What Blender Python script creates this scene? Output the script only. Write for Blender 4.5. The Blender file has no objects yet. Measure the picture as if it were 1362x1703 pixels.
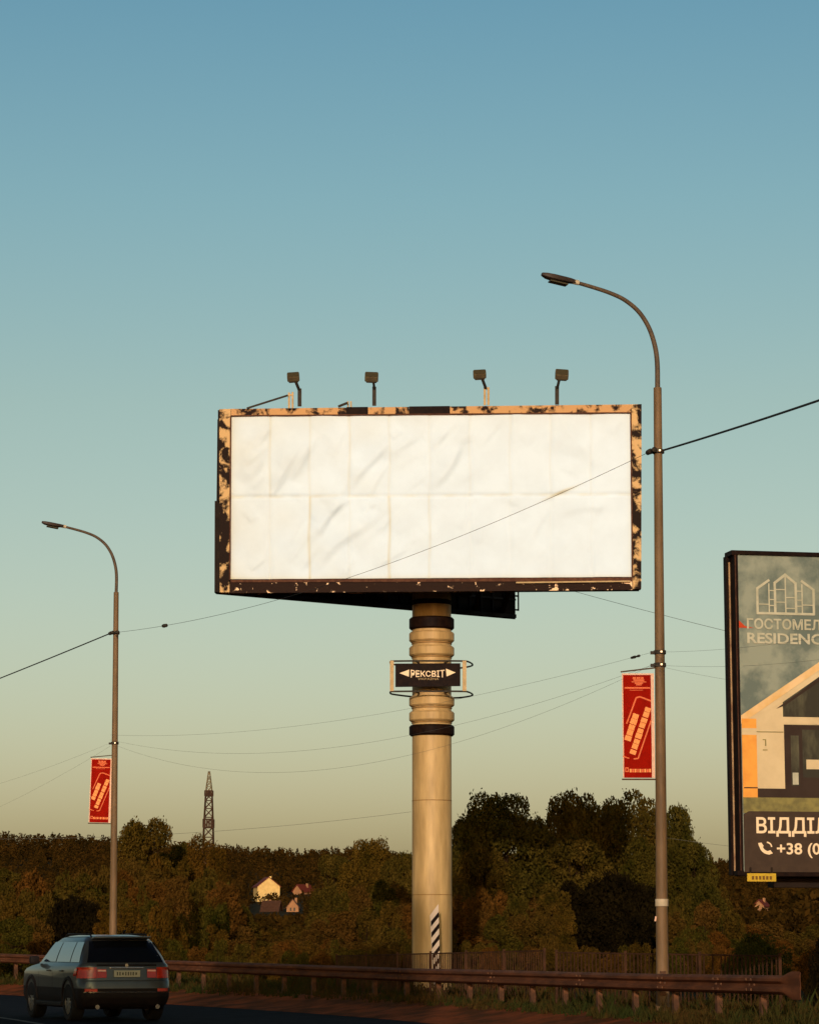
import bpy, math, random
import numpy as np
from mathutils import Vector, Matrix
R = math.radians
scene = bpy.context.scene
COL = scene.collection

# ------------------------------------------------------------------ camera
F = 4500.0                      # focal length in pixels of the 1362 x 1703 photograph
PITCH = math.atan(713.5 / F)
CAMZ = 1.68
cam_d = bpy.data.cameras.new('camera')
cam = bpy.data.objects.new('camera', cam_d); COL.objects.link(cam)
cam.location = (0, 0, CAMZ)
cam.rotation_euler = (math.pi / 2 + PITCH, 0, 0)
cam_d.sensor_fit = 'VERTICAL'; cam_d.sensor_height = 24; cam_d.sensor_width = 24
cam_d.lens = F / 1703 * 24
cam_d.clip_start = 0.1; cam_d.clip_end = 20000
scene.camera = cam

# ------------------------------------------------------------------ world, sun, exposure
SUN_EL, SUN_AZ = R(10.5), R(4)          # the sun is behind the camera, a touch to the left
world = bpy.data.worlds.new('World'); scene.world = world; world.use_nodes = True
nt = world.node_tree; nt.nodes.clear()
wo = nt.nodes.new('ShaderNodeOutputWorld'); bg = nt.nodes.new('ShaderNodeBackground')
sky = nt.nodes.new('ShaderNodeTexSky'); sky.sky_type = 'NISHITA'; sky.sun_disc = False
sky.sun_elevation = SUN_EL; sky.sun_rotation = math.pi + SUN_AZ
sky.altitude = 100; sky.air_density = 1.0; sky.dust_density = 2.5; sky.ozone_density = 1.0
bg.inputs['Strength'].default_value = 0.15
SKY_TINT = (1.0, 1.0, 1.0)
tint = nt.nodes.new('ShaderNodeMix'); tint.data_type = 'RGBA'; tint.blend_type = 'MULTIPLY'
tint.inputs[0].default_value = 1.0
# sky tint: warm near the horizon, cyan higher up, darkened overhead to cut fill light
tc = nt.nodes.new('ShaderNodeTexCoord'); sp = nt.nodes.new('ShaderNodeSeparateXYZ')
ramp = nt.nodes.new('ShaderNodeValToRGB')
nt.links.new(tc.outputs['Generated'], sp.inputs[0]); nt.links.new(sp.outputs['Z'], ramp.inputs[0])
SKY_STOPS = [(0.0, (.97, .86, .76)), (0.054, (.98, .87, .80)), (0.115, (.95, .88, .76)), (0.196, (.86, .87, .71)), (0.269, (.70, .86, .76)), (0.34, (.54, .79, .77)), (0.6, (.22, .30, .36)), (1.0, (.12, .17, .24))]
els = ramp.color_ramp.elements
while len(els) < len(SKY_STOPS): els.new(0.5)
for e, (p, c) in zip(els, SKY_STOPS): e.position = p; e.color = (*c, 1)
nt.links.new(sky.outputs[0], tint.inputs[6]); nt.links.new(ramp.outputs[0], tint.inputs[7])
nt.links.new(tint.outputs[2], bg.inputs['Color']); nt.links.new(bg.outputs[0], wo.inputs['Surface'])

sd = bpy.data.lights.new('sun', 'SUN'); sd.energy = 2.5; sd.angle = R(0.5); sd.color = (1.0, 0.87, 0.78)
so = bpy.data.objects.new('sun', sd); COL.objects.link(so)
sdir = Vector((-math.sin(SUN_AZ) * math.cos(SUN_EL), -math.cos(SUN_AZ) * math.cos(SUN_EL), math.sin(SUN_EL)))
so.rotation_euler = (-sdir).to_track_quat('-Z', 'Y').to_euler(); so.location = (-20, -60, 40)

vs = scene.view_settings
vs.view_transform = 'Standard'; vs.look = 'None'; vs.exposure = 0.0; vs.gamma = 1.0; vs.use_curve_mapping = False
scene.render.engine = 'CYCLES'
scene.cycles.use_denoising = True
scene.cycles.max_bounces = 5; scene.cycles.transparent_max_bounces = 8

# ------------------------------------------------------------------ pixel -> world
_cp, _sp = math.cos(PITCH), math.sin(PITCH)
def P(px, py, Y):
    u = (px - 681) / F; v = (851.5 - py) / F
    d = Vector((u, _cp - v * _sp, _sp + v * _cp))
    t = Y / d.y
    return Vector((d.x * t, Y, CAMZ + d.z * t))

# ------------------------------------------------------------------ materials
def mat(name, col, col2=None, scale=3.0, rough=0.7, metal=0.0, detail=6, lo=0.4, hi=0.6, bump=0.0, bscale=30,
        coat=0.0, spec=0.15, coords='Object', stretch=None, dist=0.0, rnd=None, attr=None):
    m = bpy.data.materials.new(name); m.use_nodes = True
    n = m.node_tree; b = n.nodes['Principled BSDF']
    b.inputs['Base Color'].default_value = (*col, 1)
    b.inputs['Roughness'].default_value = rough; b.inputs['Metallic'].default_value = metal
    b.inputs['Specular IOR Level'].default_value = spec
    if coat: b.inputs['Coat Weight'].default_value = coat; b.inputs['Coat Roughness'].default_value = 0.06
    t = n.nodes.new('ShaderNodeTexCoord'); src = t.outputs[coords]
    if stretch:
        mp = n.nodes.new('ShaderNodeMapping'); mp.inputs['Scale'].default_value = stretch
        n.links.new(src, mp.inputs[0]); src = mp.outputs[0]
    last = None
    if col2 is not None:
        nz = n.nodes.new('ShaderNodeTexNoise'); nz.inputs['Scale'].default_value = scale
        nz.inputs['Detail'].default_value = detail; nz.inputs['Distortion'].default_value = dist
        nz.inputs['Roughness'].default_value = 0.6
        n.links.new(src, nz.inputs['Vector'])
        rp = n.nodes.new('ShaderNodeValToRGB')
        rp.color_ramp.elements[0].position = lo; rp.color_ramp.elements[0].color = (*col, 1)
        rp.color_ramp.elements[1].position = hi; rp.color_ramp.elements[1].color = (*col2, 1)
        n.links.new(nz.outputs['Fac'], rp.inputs[0]); last = rp.outputs[0]
    if attr:
        at = n.nodes.new('ShaderNodeAttribute'); at.attribute_name = attr
        mx = n.nodes.new('ShaderNodeMix'); mx.data_type = 'RGBA'; mx.blend_type = 'MULTIPLY'; mx.inputs[0].default_value = 1
        if last is None: mx.inputs[6].default_value = (*col, 1)
        else: n.links.new(last, mx.inputs[6])
        n.links.new(at.outputs['Color'], mx.inputs[7]); last = mx.outputs[2]
    if rnd:
        oi = n.nodes.new('ShaderNodeObjectInfo'); r2 = n.nodes.new('ShaderNodeValToRGB')
        r2.color_ramp.elements[0].color = (*rnd[0], 1); r2.color_ramp.elements[1].color = (*rnd[-1], 1)
        if len(rnd) > 2:
            e = r2.color_ramp.elements.new(0.5); e.color = (*rnd[1], 1)
        n.links.new(oi.outputs['Random'], r2.inputs[0])
        mx = n.nodes.new('ShaderNodeMix'); mx.data_type = 'RGBA'; mx.blend_type = 'MULTIPLY'; mx.inputs[0].default_value = 1
        n.links.new(last, mx.inputs[6]); n.links.new(r2.outputs[0], mx.inputs[7]); last = mx.outputs[2]
    if last is not None: n.links.new(last, b.inputs['Base Color'])
    if bump:
        nz = n.nodes.new('ShaderNodeTexNoise'); nz.inputs['Scale'].default_value = bscale; nz.inputs['Detail'].default_value = 5
        n.links.new(src, nz.inputs['Vector'])
        bp = n.nodes.new('ShaderNodeBump'); bp.inputs['Strength'].default_value = bump; bp.inputs['Distance'].default_value = 0.02
        n.links.new(nz.outputs['Fac'], bp.inputs['Height']); n.links.new(bp.outputs[0], b.inputs['Normal'])
    return m

M = {}
M['ground'] = mat('ground_earth', (.05, .026, .011), (.03, .028, .009), .35, .95, detail=9, spec=.03)
M['asphalt'] = mat('asphalt', (.008, .0095, .014), (.013, .0145, .021), 1.5, 1.0, detail=10, bump=.4, bscale=60, spec=.03)
M['line'] = mat('worn_white_line', (.15, .14, .13), (.035, .03, .03), 8, .9, lo=.5, hi=.72, spec=.05)
M['verge'] = mat('verge_soil', (.25, .060, .018), (.09, .032, .010), 1.1, .95, detail=10, bump=.8, bscale=20, spec=.03)
M['grass'] = mat('dry_grass', (.055, .028, .007), (.024, .028, .006), .8, .95, spec=.03)
M['rail'] = mat('weathered_rail', (.15, .050, .020), (.075, .027, .012), 1.6, .7, detail=11, lo=.35, hi=.62, spec=.08, stretch=(1, 1, 3))
M['railpost'] = mat('rail_post_metal', (.14, .055, .022), (.07, .03, .014), 6, .7)
M['fence'] = mat('fence_paint', (.065, .027, .013), (.04, .018, .009), 4, .8, spec=.05)
M['column'] = mat('column_paint', (.60, .37, .145), (.38, .225, .080), 3.2, .55, metal=.08, detail=12, lo=.30, hi=.62, bump=.16, bscale=14, spec=.3, stretch=(1, 1, .16))
M['column_seam_shade'] = mat('column_seam_shade', (.30, .15, .04), (.22, .11, .03), 5, .6)  # weld seams, and the painted shade lines under the collars
M['black'] = mat('black_paint', (.008, .003, .002), (.015, .006, .003), 6, .6, spec=.06)
M['dark_steel'] = mat('dark_steel', (.014, .008, .005), (.022, .013, .008), 2, .7, spec=.08)
M['sheet_dark'] = mat('dark_sheet', (.05, .04, .035), (.02, .015, .012), 2, .7, stretch=(1, 1, .1))
M['peel_tan'] = mat('peeling_paint_tan', (.016, .006, .003), (.56, .29, .115), 2.9, .75, detail=11, lo=.40, hi=.50, dist=.3)
M['peel_mid'] = mat('peeling_paint_half', (.014, .005, .002), (.62, .37, .155), 2.1, .75, detail=10, lo=.47, hi=.55, dist=.3)
M['peel_low'] = mat('peeling_paint_sparse', (.020, .007, .003), (.95, .60, .34), 3.6, .75, detail=7, lo=.595, hi=.62, dist=.3)
M['lit_edge'] = mat('lit_edge_tone', (.42, .25, .12), (.20, .10, .05), 3, .5)  # pale tone of the lit line on the house board edge
M['rust_edge'] = mat('rust_edge', (.07, .022, .010), (.11, .04, .018), 8, .7)
M['cream'] = mat('cream_paint', (.52, .34, .16), (.42, .27, .12), 5, .6)
M['vinyl'] = mat('white_vinyl', (.70, .79, .87), (.67, .755, .83), 1.2, .6, attr='stain', spec=.05)
M['flood'] = mat('floodlight_metal', (.12, .085, .04), (.09, .06, .03), 8, .5)
M['arm'] = mat('bracket_metal', (.045, .035, .022), (.03, .02, .014), 8, .6)
M['pole'] = mat('pole_galvanised', (.19, .105, .046), (.135, .075, .032), 5, .6, detail=8, stretch=(1, 1, .25), spec=.2)
M['pole_thin'] = mat('pole_arm_metal', (.11, .07, .04), (.08, .05, .03), 6, .6, spec=.2)
M['lamp'] = mat('lamp_housing', (.035, .022, .016), (.05, .03, .02), 5, .5)
M['lens'] = mat('lamp_glass', (.06, .045, .022), rough=.4)
M['sticker'] = mat('paper_sticker', (.55, .42, .27), (.48, .36, .22), 12, .7)
M['brass'] = mat('clamp_metal', (.45, .34, .22), rough=.3, metal=.7)
M['cable'] = mat('cable_rubber', (.03, .028, .025), rough=.7)
M['wire'] = mat('thin_wire', (.11, .10, .08), rough=.8)
M['red'] = mat('banner_red', (.31, .007, .002), (.25, .006, .002), 3, .8, spec=.02)
M['salmon'] = mat('banner_print', (.80, .17, .065), (.70, .14, .05), 12, .8, spec=.02)
M['peach'] = mat('banner_text', (1.0, .36, .11), (.88, .27, .08), 26, .8, lo=.35, hi=.65, spec=.03)
M['hem'] = mat('banner_hem', (.80, .46, .30), (.72, .40, .25), 5, .6)
M['leafA'] = mat('leaves_olive', (.026, .0205, .0024), (.090, .050, .0080), 4.5, .9, lo=.34, hi=.66, detail=5, spec=.01,
                 rnd=((.7, .95, .8), (1, 1, 1), (1.2, .95, .8)))
M['leafB'] = mat('leaves_dark', (.028, .0220, .0028), (.090, .054, .0088), 4.5, .9, lo=.34, hi=.66, detail=5, spec=.01,
                 rnd=((.8, .95, .9), (1, 1, 1), (1.15, 1.0, .8)))
M['leafC'] = mat('leaves_rust', (.036, .0205, .0030), (.110, .049, .0095), 4.0, .9, lo=.36, hi=.68, detail=5, spec=.01,
                 rnd=((.8, .95, .8), (1, 1, 1), (1.15, .9, .75)))
M['leafD'] = mat('leaves_shade', (.006, .004, .0014), (.014, .009, .0025), 3, .9, detail=4, spec=.01)  # near-black leaves: hollow shade put into the colour, also the dark edge shrub
M['leafE'] = mat('leaves_fresh', (.030, .030, .004), (.062, .050, .009), 3, .9, detail=4, spec=.02)
M['bark'] = mat('bark', (.03, .015, .006), (.018, .009, .004), 8, .9, spec=.03)
M['wood'] = mat('far_wood', (.017, .0100, .0015), (.050, .0235, .0040), .09, .9, lo=.38, hi=.62, detail=9, spec=.01)
M['plaster'] = mat('house_plaster', (.72, .46, .16), (.62, .38, .13), .8, .8)
M['plaster2'] = mat('house_plaster_pink', (.38, .17, .07), (.30, .14, .06), .8, .8)
M['roofred'] = mat('roof_red', (.16, .025, .012), (.11, .02, .01), 1.5, .7)
M['roofbrown'] = mat('roof_brown', (.10, .04, .02), (.07, .03, .015), 1.5, .8)
M['glass_dark'] = mat('window_dark', (.02, .02, .02), rough=.15)
M['tower_dark'] = mat('tower_dark', (.05, .022, .01), rough=.7)
M['tower_pale'] = mat('tower_pale', (.17, .13, .07), rough=.7)
M['sp_sky'] = mat('print_sky', (.125, .145, .115), (.27, .275, .20), 1.3, .5, lo=.42, hi=.58, detail=9)
M['sp_cream'] = mat('print_cream', (.66, .48, .26), (.60, .43, .23), 2.0, .5)
M['sp_orange'] = mat('print_orange', (.82, .33, .05), (.74, .27, .04), 3, .5)
M['sp_fascia'] = mat('print_fascia', (.78, .50, .24), (.70, .40, .14), 2.2, .5, lo=.4, hi=.6)
M['sp_dark'] = mat('print_dark', (.030, .014, .008), (.038, .02, .012), 2, .5)
M['sp_window'] = mat('print_window', (.035, .028, .016), (.10, .085, .045), 1.3, .5, lo=.45, hi=.65, stretch=(2, 1, .8))
M['sp_grass'] = mat('print_grass', (.24, .19, .055), (.15, .12, .04), 6, .5, detail=9)
M['sp_soil'] = mat('print_soil', (.055, .03, .016), (.045, .024, .013), 6, .5)
M['sp_pale'] = mat('print_pale', (.50, .44, .30), (.40, .36, .24), 4, .5)
M['sp_text'] = mat('print_text', (.85, .60, .36), rough=.5)
M['sp_red'] = mat('print_red', (.5, .05, .01), rough=.5)
M['yellow'] = mat('yellow_plate', (.55, .33, .02), (.48, .28, .02), 8, .5)
M['yellow_text'] = mat('yellow_plate_print', (.16, .07, .01), rough=.6)
M['paint'] = mat('car_paint', (.058, .057, .052), (.050, .049, .045), 2, .38, metal=.35, coat=.5)
M['plastic'] = mat('car_plastic', (.010, .006, .005), rough=.7)
M['carglass'] = mat('car_glass', (.004, .004, .005), rough=.08, spec=.25)
M['sideglass'] = mat('side_glass', (.006, .02, .05), rough=.05, spec=1.0, coat=.6)
M['tyre'] = mat('tyre', (.012, .011, .011), rough=.85)
M['rim'] = mat('rim', (.32, .30, .28), rough=.3, metal=.8)
M['lightred'] = mat('tail_light', (.42, .026, .009), (.34, .02, .008), 9, .25, coat=.5)
M['reflector'] = mat('reflector', (.45, .06, .04), rough=.25)
M['lightpale'] = mat('tail_light_strip', (.75, .36, .24), (.7, .32, .2), 9, .25, coat=.5)
M['chrome'] = mat('chrome', (.5, .5, .5), rough=.15, metal=1)
M['plate'] = mat('number_plate', (.36, .33, .24), rough=.5)
M['plate_print'] = mat('number_plate_print', (.08, .07, .05), rough=.5)
M['stripe_white'] = mat('stripe_white', (.62, .46, .34), rough=.6)

# ------------------------------------------------------------------ mesh helpers
class MB:
    def __init__(s): s.v = []; s.f = []; s.m = []
    def add(s, verts, faces, mi=0):
        o = len(s.v); s.v += [tuple(v) for v in verts]
        s.f += [tuple(i + o for i in f) for f in faces]; s.m += [mi] * len(faces)
    def box(s, c, size, mi=0, rot=None, bev=0.0):
        x, y, z = [k / 2 for k in size]; c = Vector(c)
        if bev <= 0:
            vs_ = [Vector((a * x, b * y, d * z)) for a in (-1, 1) for b in (-1, 1) for d in (-1, 1)]
            fs = [(0, 1, 3, 2), (4, 6, 7, 5), (0, 4, 5, 1), (2, 3, 7, 6), (0, 2, 6, 4), (1, 5, 7, 3)]
        else:
            import bmesh
            bm = bmesh.new(); bmesh.ops.create_cube(bm, size=1)
            bmesh.ops.scale(bm, vec=(size[0], size[1], size[2]), verts=bm.verts)
            bmesh.ops.bevel(bm, geom=bm.edges[:], offset=bev, segments=2, affect='EDGES', profile=.6)
            vs_ = [v.co.copy() for v in bm.verts]; fs = [[v.index for v in f.verts] for f in bm.faces]; bm.free()
        if rot is not None: vs_ = [rot @ v for v in vs_]
        s.add([v + c for v in vs_], fs, mi)
    def bar(s, a, b, w, h, mi=0, up=(0, 0, 1)):
        a = Vector(a); b = Vector(b); d = b - a; L = d.length
        z = d.normalized(); x = Vector(up).cross(z)
        if x.length < 1e-4: x = Vector((1, 0, 0)).cross(z)
        x.normalize(); y = z.cross(x)
        rot = Matrix((x, y, z)).transposed()
        s.box((a + b) / 2, (w, h, L), mi, rot)
    def tube(s, pts, r, seg=8, mi=0, cap=True):
        pts = [Vector(p) for p in pts]; n = len(pts)
        rs = r if isinstance(r, (list, tuple)) else [r] * n
        vs_ = []; fs = []; px = None
        for i, p in enumerate(pts):
            t = (pts[min(i + 1, n - 1)] - pts[max(i - 1, 0)]).normalized()
            if px is None:
                ref = Vector((0, 1, 0)) if abs(t.y) < .9 else Vector((1, 0, 0))
                x = ref.cross(t).normalized()
            else: x = (px - t * px.dot(t)).normalized()
            px = x; y = t.cross(x)
            for k in range(seg):
                a = 2 * math.pi * k / seg
                vs_.append(p + (x * math.cos(a) + y * math.sin(a)) * rs[i])
        for i in range(n - 1):
            for k in range(seg):
                k2 = (k + 1) % seg
                fs.append((i * seg + k, i * seg + k2, (i + 1) * seg + k2, (i + 1) * seg + k))
        if cap:
            fs.append(tuple(range(seg))[::-1]); fs.append(tuple((n - 1) * seg + k for k in range(seg)))
        s.add(vs_, fs, mi)
    def lathe(s, prof, c=(0, 0, 0), seg=48, mi=0, axis='z', cap=True):
        vs_ = []; fs = []; c = Vector(c)
        for (r, z) in prof:
            for k in range(seg):
                a = 2 * math.pi * k / seg
                if axis == 'z': v = Vector((r * math.cos(a), r * math.sin(a), z))
                elif axis == 'y': v = Vector((r * math.cos(a), z, r * math.sin(a)))
                else: v = Vector((z, r * math.cos(a), r * math.sin(a)))
                vs_.append(v + c)
        n = len(prof)
        for i in range(n - 1):
            for k in range(seg):
                k2 = (k + 1) % seg
                fs.append((i * seg + k, i * seg + k2, (i + 1) * seg + k2, (i + 1) * seg + k))
        if cap:
            fs.append(tuple(range(seg))[::-1]); fs.append(tuple((n - 1) * seg + k for k in range(seg)))
        s.add(vs_, fs, mi)
    def poly(s, pts, mi=0): s.add(pts, [tuple(range(len(pts)))], mi)
    def slab(s, pts2, y0, y1, mi=0):
        """polygon in the xz plane thickened from y0 (front) to y1"""
        n = len(pts2)
        v = [(x, y0, z) for x, z in pts2] + [(x, y1, z) for x, z in pts2]
        f = [tuple(range(n)), tuple(range(n, 2 * n))[::-1]] + [(i, i + n, (i + 1) % n + n, (i + 1) % n) for i in range(n)]
        s.add(v, f, mi)
    def text(s, txt, size, origin, mi=0, depth=.002, fit=None, align='LEFT', bold=0.0, tf=None):
        """upright text in the xz plane facing -y; origin = left end of the baseline; size = cap height"""
        cu = bpy.data.curves.new('t', 'FONT'); cu.body = txt; cu.size = size / .72; cu.extrude = 0.0; cu.offset = bold
        cu.resolution_u = 3
        ob = bpy.data.objects.new('t', cu); COL.objects.link(ob)
        bpy.context.view_layer.update()
        me = bpy.data.meshes.new_from_object(ob.evaluated_get(bpy.context.evaluated_depsgraph_get()))
        co = [v.co.copy() for v in me.vertices]; fs = [tuple(p.vertices) for p in me.polygons]
        bpy.data.objects.remove(ob); bpy.data.curves.remove(cu); bpy.data.meshes.remove(me)
        x0 = min(c.x for c in co); x1 = max(c.x for c in co); k = 1.0
        if fit: k = fit / (x1 - x0)
        ox, oy, oz = origin
        vs_ = [Vector((ox + (c.x - x0) * k, oy, oz + c.y)) for c in co]
        if tf: vs_ = [tf(v) for v in vs_]
        s.add(vs_, fs, mi)
    def build(s, name, mats, parent=None, smooth=False):
        me = bpy.data.meshes.new(name)
        me.from_pydata([tuple(v) for v in s.v], [], s.f)
        if not isinstance(mats, (list, tuple)): mats = [mats]
        for m in mats: me.materials.append(M[m] if isinstance(m, str) else m)
        me.polygons.foreach_set('material_index', s.m)
        if smooth:
            me.polygons.foreach_set('use_smooth', [True] * len(s.f))
        me.update()
        if smooth:
            try: me.set_sharp_from_angle(angle=R(40))
            except Exception: pass
        ob = bpy.data.objects.new(name, me); COL.objects.link(ob)
        if parent: ob.parent = parent
        return ob

def tag(o, label=None, cat=None, group=None, kind=None):
    if label: o['label'] = label
    if cat: o['category'] = cat
    if group: o['group'] = group
    if kind: o['kind'] = kind
    return o
def empty(name, loc=(0, 0, 0), rz=0.0):
    o = bpy.data.objects.new(name, None); COL.objects.link(o); o.location = loc; o.rotation_euler = (0, 0, rz)
    o.empty_display_size = .2
    return o
def copy_tree(o, parent=None):
    c = o.copy(); COL.objects.link(c)
    if parent: c.parent = parent
    for ch in [k for k in scene.objects if k.parent == o]: copy_tree(ch, c)
    return c
def catmull(pts, n=12):
    pts = [Vector(p) for p in pts]; q = [2 * pts[0] - pts[1]] + pts + [2 * pts[-1] - pts[-2]]
    out = []
    for i in range(1, len(q) - 2):
        a, b, c, d = q[i - 1:i + 3]
        for k in range(n):
            t = k / n
            out.append(.5 * ((2 * b) + (c - a) * t + (2 * a - 5 * b + 4 * c - d) * t * t + (-a + 3 * b - 3 * c + d) * t ** 3))
    out.append(q[-2]); return out
def sag(a, b, s, n=24):
    a = Vector(a); b = Vector(b)
    return [a.lerp(b, i / n) - Vector((0, 0, 4 * s * (i / n) * (1 - i / n))) for i in range(n + 1)]

rng = np.random.default_rng(7)
random.seed(11)

# ------------------------------------------------------------------ terrain, road, verge
RIDGE_PX = [(-1500, 1390), (-400, 1385), (0, 1385), (100, 1388), (190, 1394), (300, 1402), (400, 1408), (500, 1416), (600, 1408),
            (680, 1418), (760, 1420), (1000, 1424), (1190, 1431), (1362, 1440), (1800, 1452), (3000, 1470)]
RX = [(p - 681) / 3.0 for p, _ in RIDGE_PX]
RZ = [(1565 - y) / 3.0 - 7.0 for _, y in RIDGE_PX]
def gz(x, y):
    x = np.asarray(x, float); y = np.asarray(y, float)
    t = np.clip((y - 220) / 1280.0, 0, 1)
    back = np.clip((y - 1550) / 2500.0, 0, 1)
    return np.interp(x, RX, RZ) * t * t * (1 - .8 * back)
def gz1(x, y): return float(gz(x, y))

ys = np.concatenate([np.arange(-300, 300, 20), np.arange(300, 1700, 40), np.arange(1700, 9000, 400)])
xs = np.concatenate([np.arange(-4000, -500, 250), np.arange(-500, 501, 20), np.arange(750, 4001, 250)])
XX, YY = np.meshgrid(xs, ys); ZZ = gz(XX, YY)
nx, ny = len(xs), len(ys)
g = MB(); idx = lambda i, j: i * nx + j
g.add(list(zip(XX.ravel(), YY.ravel(), ZZ.ravel())), [(idx(i, j), idx(i, j + 1), idx(i + 1, j + 1), idx(i + 1, j)) for i in range(ny - 1) for j in range(nx - 1)])
tag(g.build('ground', 'ground', smooth=True), kind='structure')

def o2(o, Y): return Vector((o * Y / F, Y, 0))
rail_ctl = [o2(612, 44.4), o2(417, 49.6), o2(19, 63.5), o2(-401, 80), o2(-491, 84), o2(-681, 93), Vector((-24, 108, 0)), Vector((-44, 135, 0))]
rail_line = catmull(rail_ctl, 14)
near = [Vector((19.5, -20, 0)), Vector((15.5, 5, 0)), Vector((11.5, 24, 0)), Vector((8.6, 35, 0))]
edge_ctl = near + [o2(645, 43.6)] + rail_ctl[1:]
edge_line = catmull(edge_ctl + [Vector((-90, 180, 0)), Vector((-180, 240, 0))], 12)
def offset_line(line, d):
    out = []
    for i, p in enumerate(line):
        t = (line[min(i + 1, len(line) - 1)] - line[max(i - 1, 0)]).normalized()
        n_ = Vector((t.y, -t.x, 0))            # to the right of travel
        out.append(p + n_ * d)
    return out
def ribbon(name, line, prof, m, smooth=True, wob=0.0):
    mb = MB(); lines = [offset_line(line, d) for d, z in prof]; k = len(prof); v = []
    for i in range(len(line)):
        for j, (d, z) in enumerate(prof):
            p = lines[j][i]; v.append((p.x, p.y, z + (random.uniform(-wob, wob) if 0 < j < k - 1 else 0)))
    f = [(i * k + j, i * k + j + 1, (i + 1) * k + j + 1, (i + 1) * k + j) for i in range(len(line) - 1) for j in range(k - 1)]
    mb.add(v, f); return tag(mb.build(name, m, smooth=smooth), kind='structure')
ribbon('road', edge_line, [(-18.0, .004), (-9, .004), (-1.3, .004)], 'asphalt')
fine = catmull([Vector(p) for p in edge_line[::3]], 8)
ribbon('verge', fine, [(-2.1, .010), (-1.8, .05), (-1.3, .10), (-.7, .20), (-.1, .30), (.5, .34), (1.6, .34), (4, .24), (7, .10), (9, -.02)], 'verge', wob=.025)
def line_strip(name, line, d, w):
    a = offset_line(line, d); b = offset_line(line, d + w); mb = MB()
    n = len(a); mb.add([(p.x, p.y, .008) for p in a] + [(p.x, p.y, .008) for p in b], [(i, i + n, i + n + 1, i + 1) for i in range(n - 1)])
    return tag(mb.build(name, 'line'), kind='structure')
# the line beside the car: heading like the road, left of it
lane = catmull([Vector((-1.0, 36, 0)), Vector((-3.6, 45, 0)), Vector((-7.07, 54.8, 0)), Vector((-9.3, 61.5, 0)), Vector((-13.6, 72, 0)), Vector((-21, 86, 0)), Vector((-33, 102, 0))], 10)
line_strip('road_marking', lane, -.06, .15)

# grass tufts and dry weeds on the verge: nobody could count them
def tufts(name, n, place, h0, h1, m, seed, lab):
    r = np.random.default_rng(seed)
    V = []; 
    for i in range(n):
        p = place(r); h = r.uniform(h0, h1) * (1.0 if r.random() < .85 else 1.7)
        for k in range(6):
            a = r.uniform(0, 6.28); w = .010 + .012 * r.random(); hh = h * r.uniform(.5, 1)
            bx, by = p[0] + r.normal(0, .05), p[1] + r.normal(0, .05)
            lx, ly = math.cos(a) * hh * .45, math.sin(a) * hh * .45
            wx, wy = -math.sin(a) * w, math.cos(a) * w
            V += [(bx - wx, by - wy, p[2] - .02), (bx + wx, by + wy, p[2] - .02), (bx + lx * .5 + wx * .7, by + ly * .5 + wy * .7, p[2] + hh * .65), (bx + lx, by + ly, p[2] + hh)]
    N = len(V) // 4
    mb = MB(); mb.add(V, [(4 * i, 4 * i + 1, 4 * i + 2, 4 * i + 3) for i in range(N)])
    return tag(mb.build(name, m), lab, 'grass', kind='stuff')
def on_verge(d0, d1):
    lines = {}
    def f(r):
        i = r.integers(30, len(fine) - 60); d = r.uniform(d0, d1)
        t = (fine[min(i + 1, len(fine) - 1)] - fine[i - 1]).normalized(); n_ = Vector((t.y, -t.x, 0))
        p = fine[i] + n_ * d + t * r.uniform(-.5, .5)
        z = np.interp(d, [-2.1, -1.8, -1.3, -.7, -.1, .5, 1.6, 4, 7], [.01, .05, .10, .2, .3, .34, .34, .24, .1])
        return (p.x, p.y, float(z))
    return f
tufts('grass', 4200, on_verge(-.45, .6), .08, .24, 'grass', 3, 'dry olive grass tufts growing along the verge under the guardrail')
tufts('tall_grass', 5200, on_verge(.6, 7.5), .14, .40, 'grass', 4, 'taller dry weeds between the guardrail and the thicket')

# ------------------------------------------------------------------ guardrail
gr = empty('guardrail', (rail_line[0].x, rail_line[0].y, 0))
tag(gr, 'rusty brown steel guardrail with a corrugated beam along the road', 'guardrail')
gro = gr.location.copy()
def rail_top(i, n): 
    y = rail_line[i].y
    return float(np.interp(y, [43, 50, 64, 80, 93, 135], [1.14, 1.09, 1.05, 1.13, 1.27, 1.45]))
prof = [(.0, 0.0), (-.035, -.015), (-.08, -.05), (-.08, -.095), (-.02, -.14), (-.02, -.17), (-.08, -.215), (-.08, -.26), (-.035, -.295), (0, -.31)]
mb = MB(); v = []; k = len(prof); f = []
for i, p in enumerate(rail_line):
    t = (rail_line[min(i + 1, len(rail_line) - 1)] - rail_line[max(i - 1, 0)]).normalized(); n_ = Vector((t.y, -t.x, 0))
    zt = rail_top(i, 0)
    for d, z in prof: v.append(p + n_ * d + Vector((0, 0, zt + z)) - gro)
    for d, z in prof: v.append(p + n_ * (d + .006) + Vector((0, 0, zt + z)) - gro)
for i in range(len(rail_line) - 1):
    for j in range(k - 1):
        a = i * 2 * k + j; b = (i + 1) * 2 * k + j
        f += [(a, a + 1, b + 1, b), (a + k, b + k, b + k + 1, a + k + 1)]
    a = i * 2 * k; b = a + 2 * k; f.append((a, b, b + k, a + k)); a += k - 1; b += k - 1; f.append((a, a + k, b + k, b))
mb.add(v, f)
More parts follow.
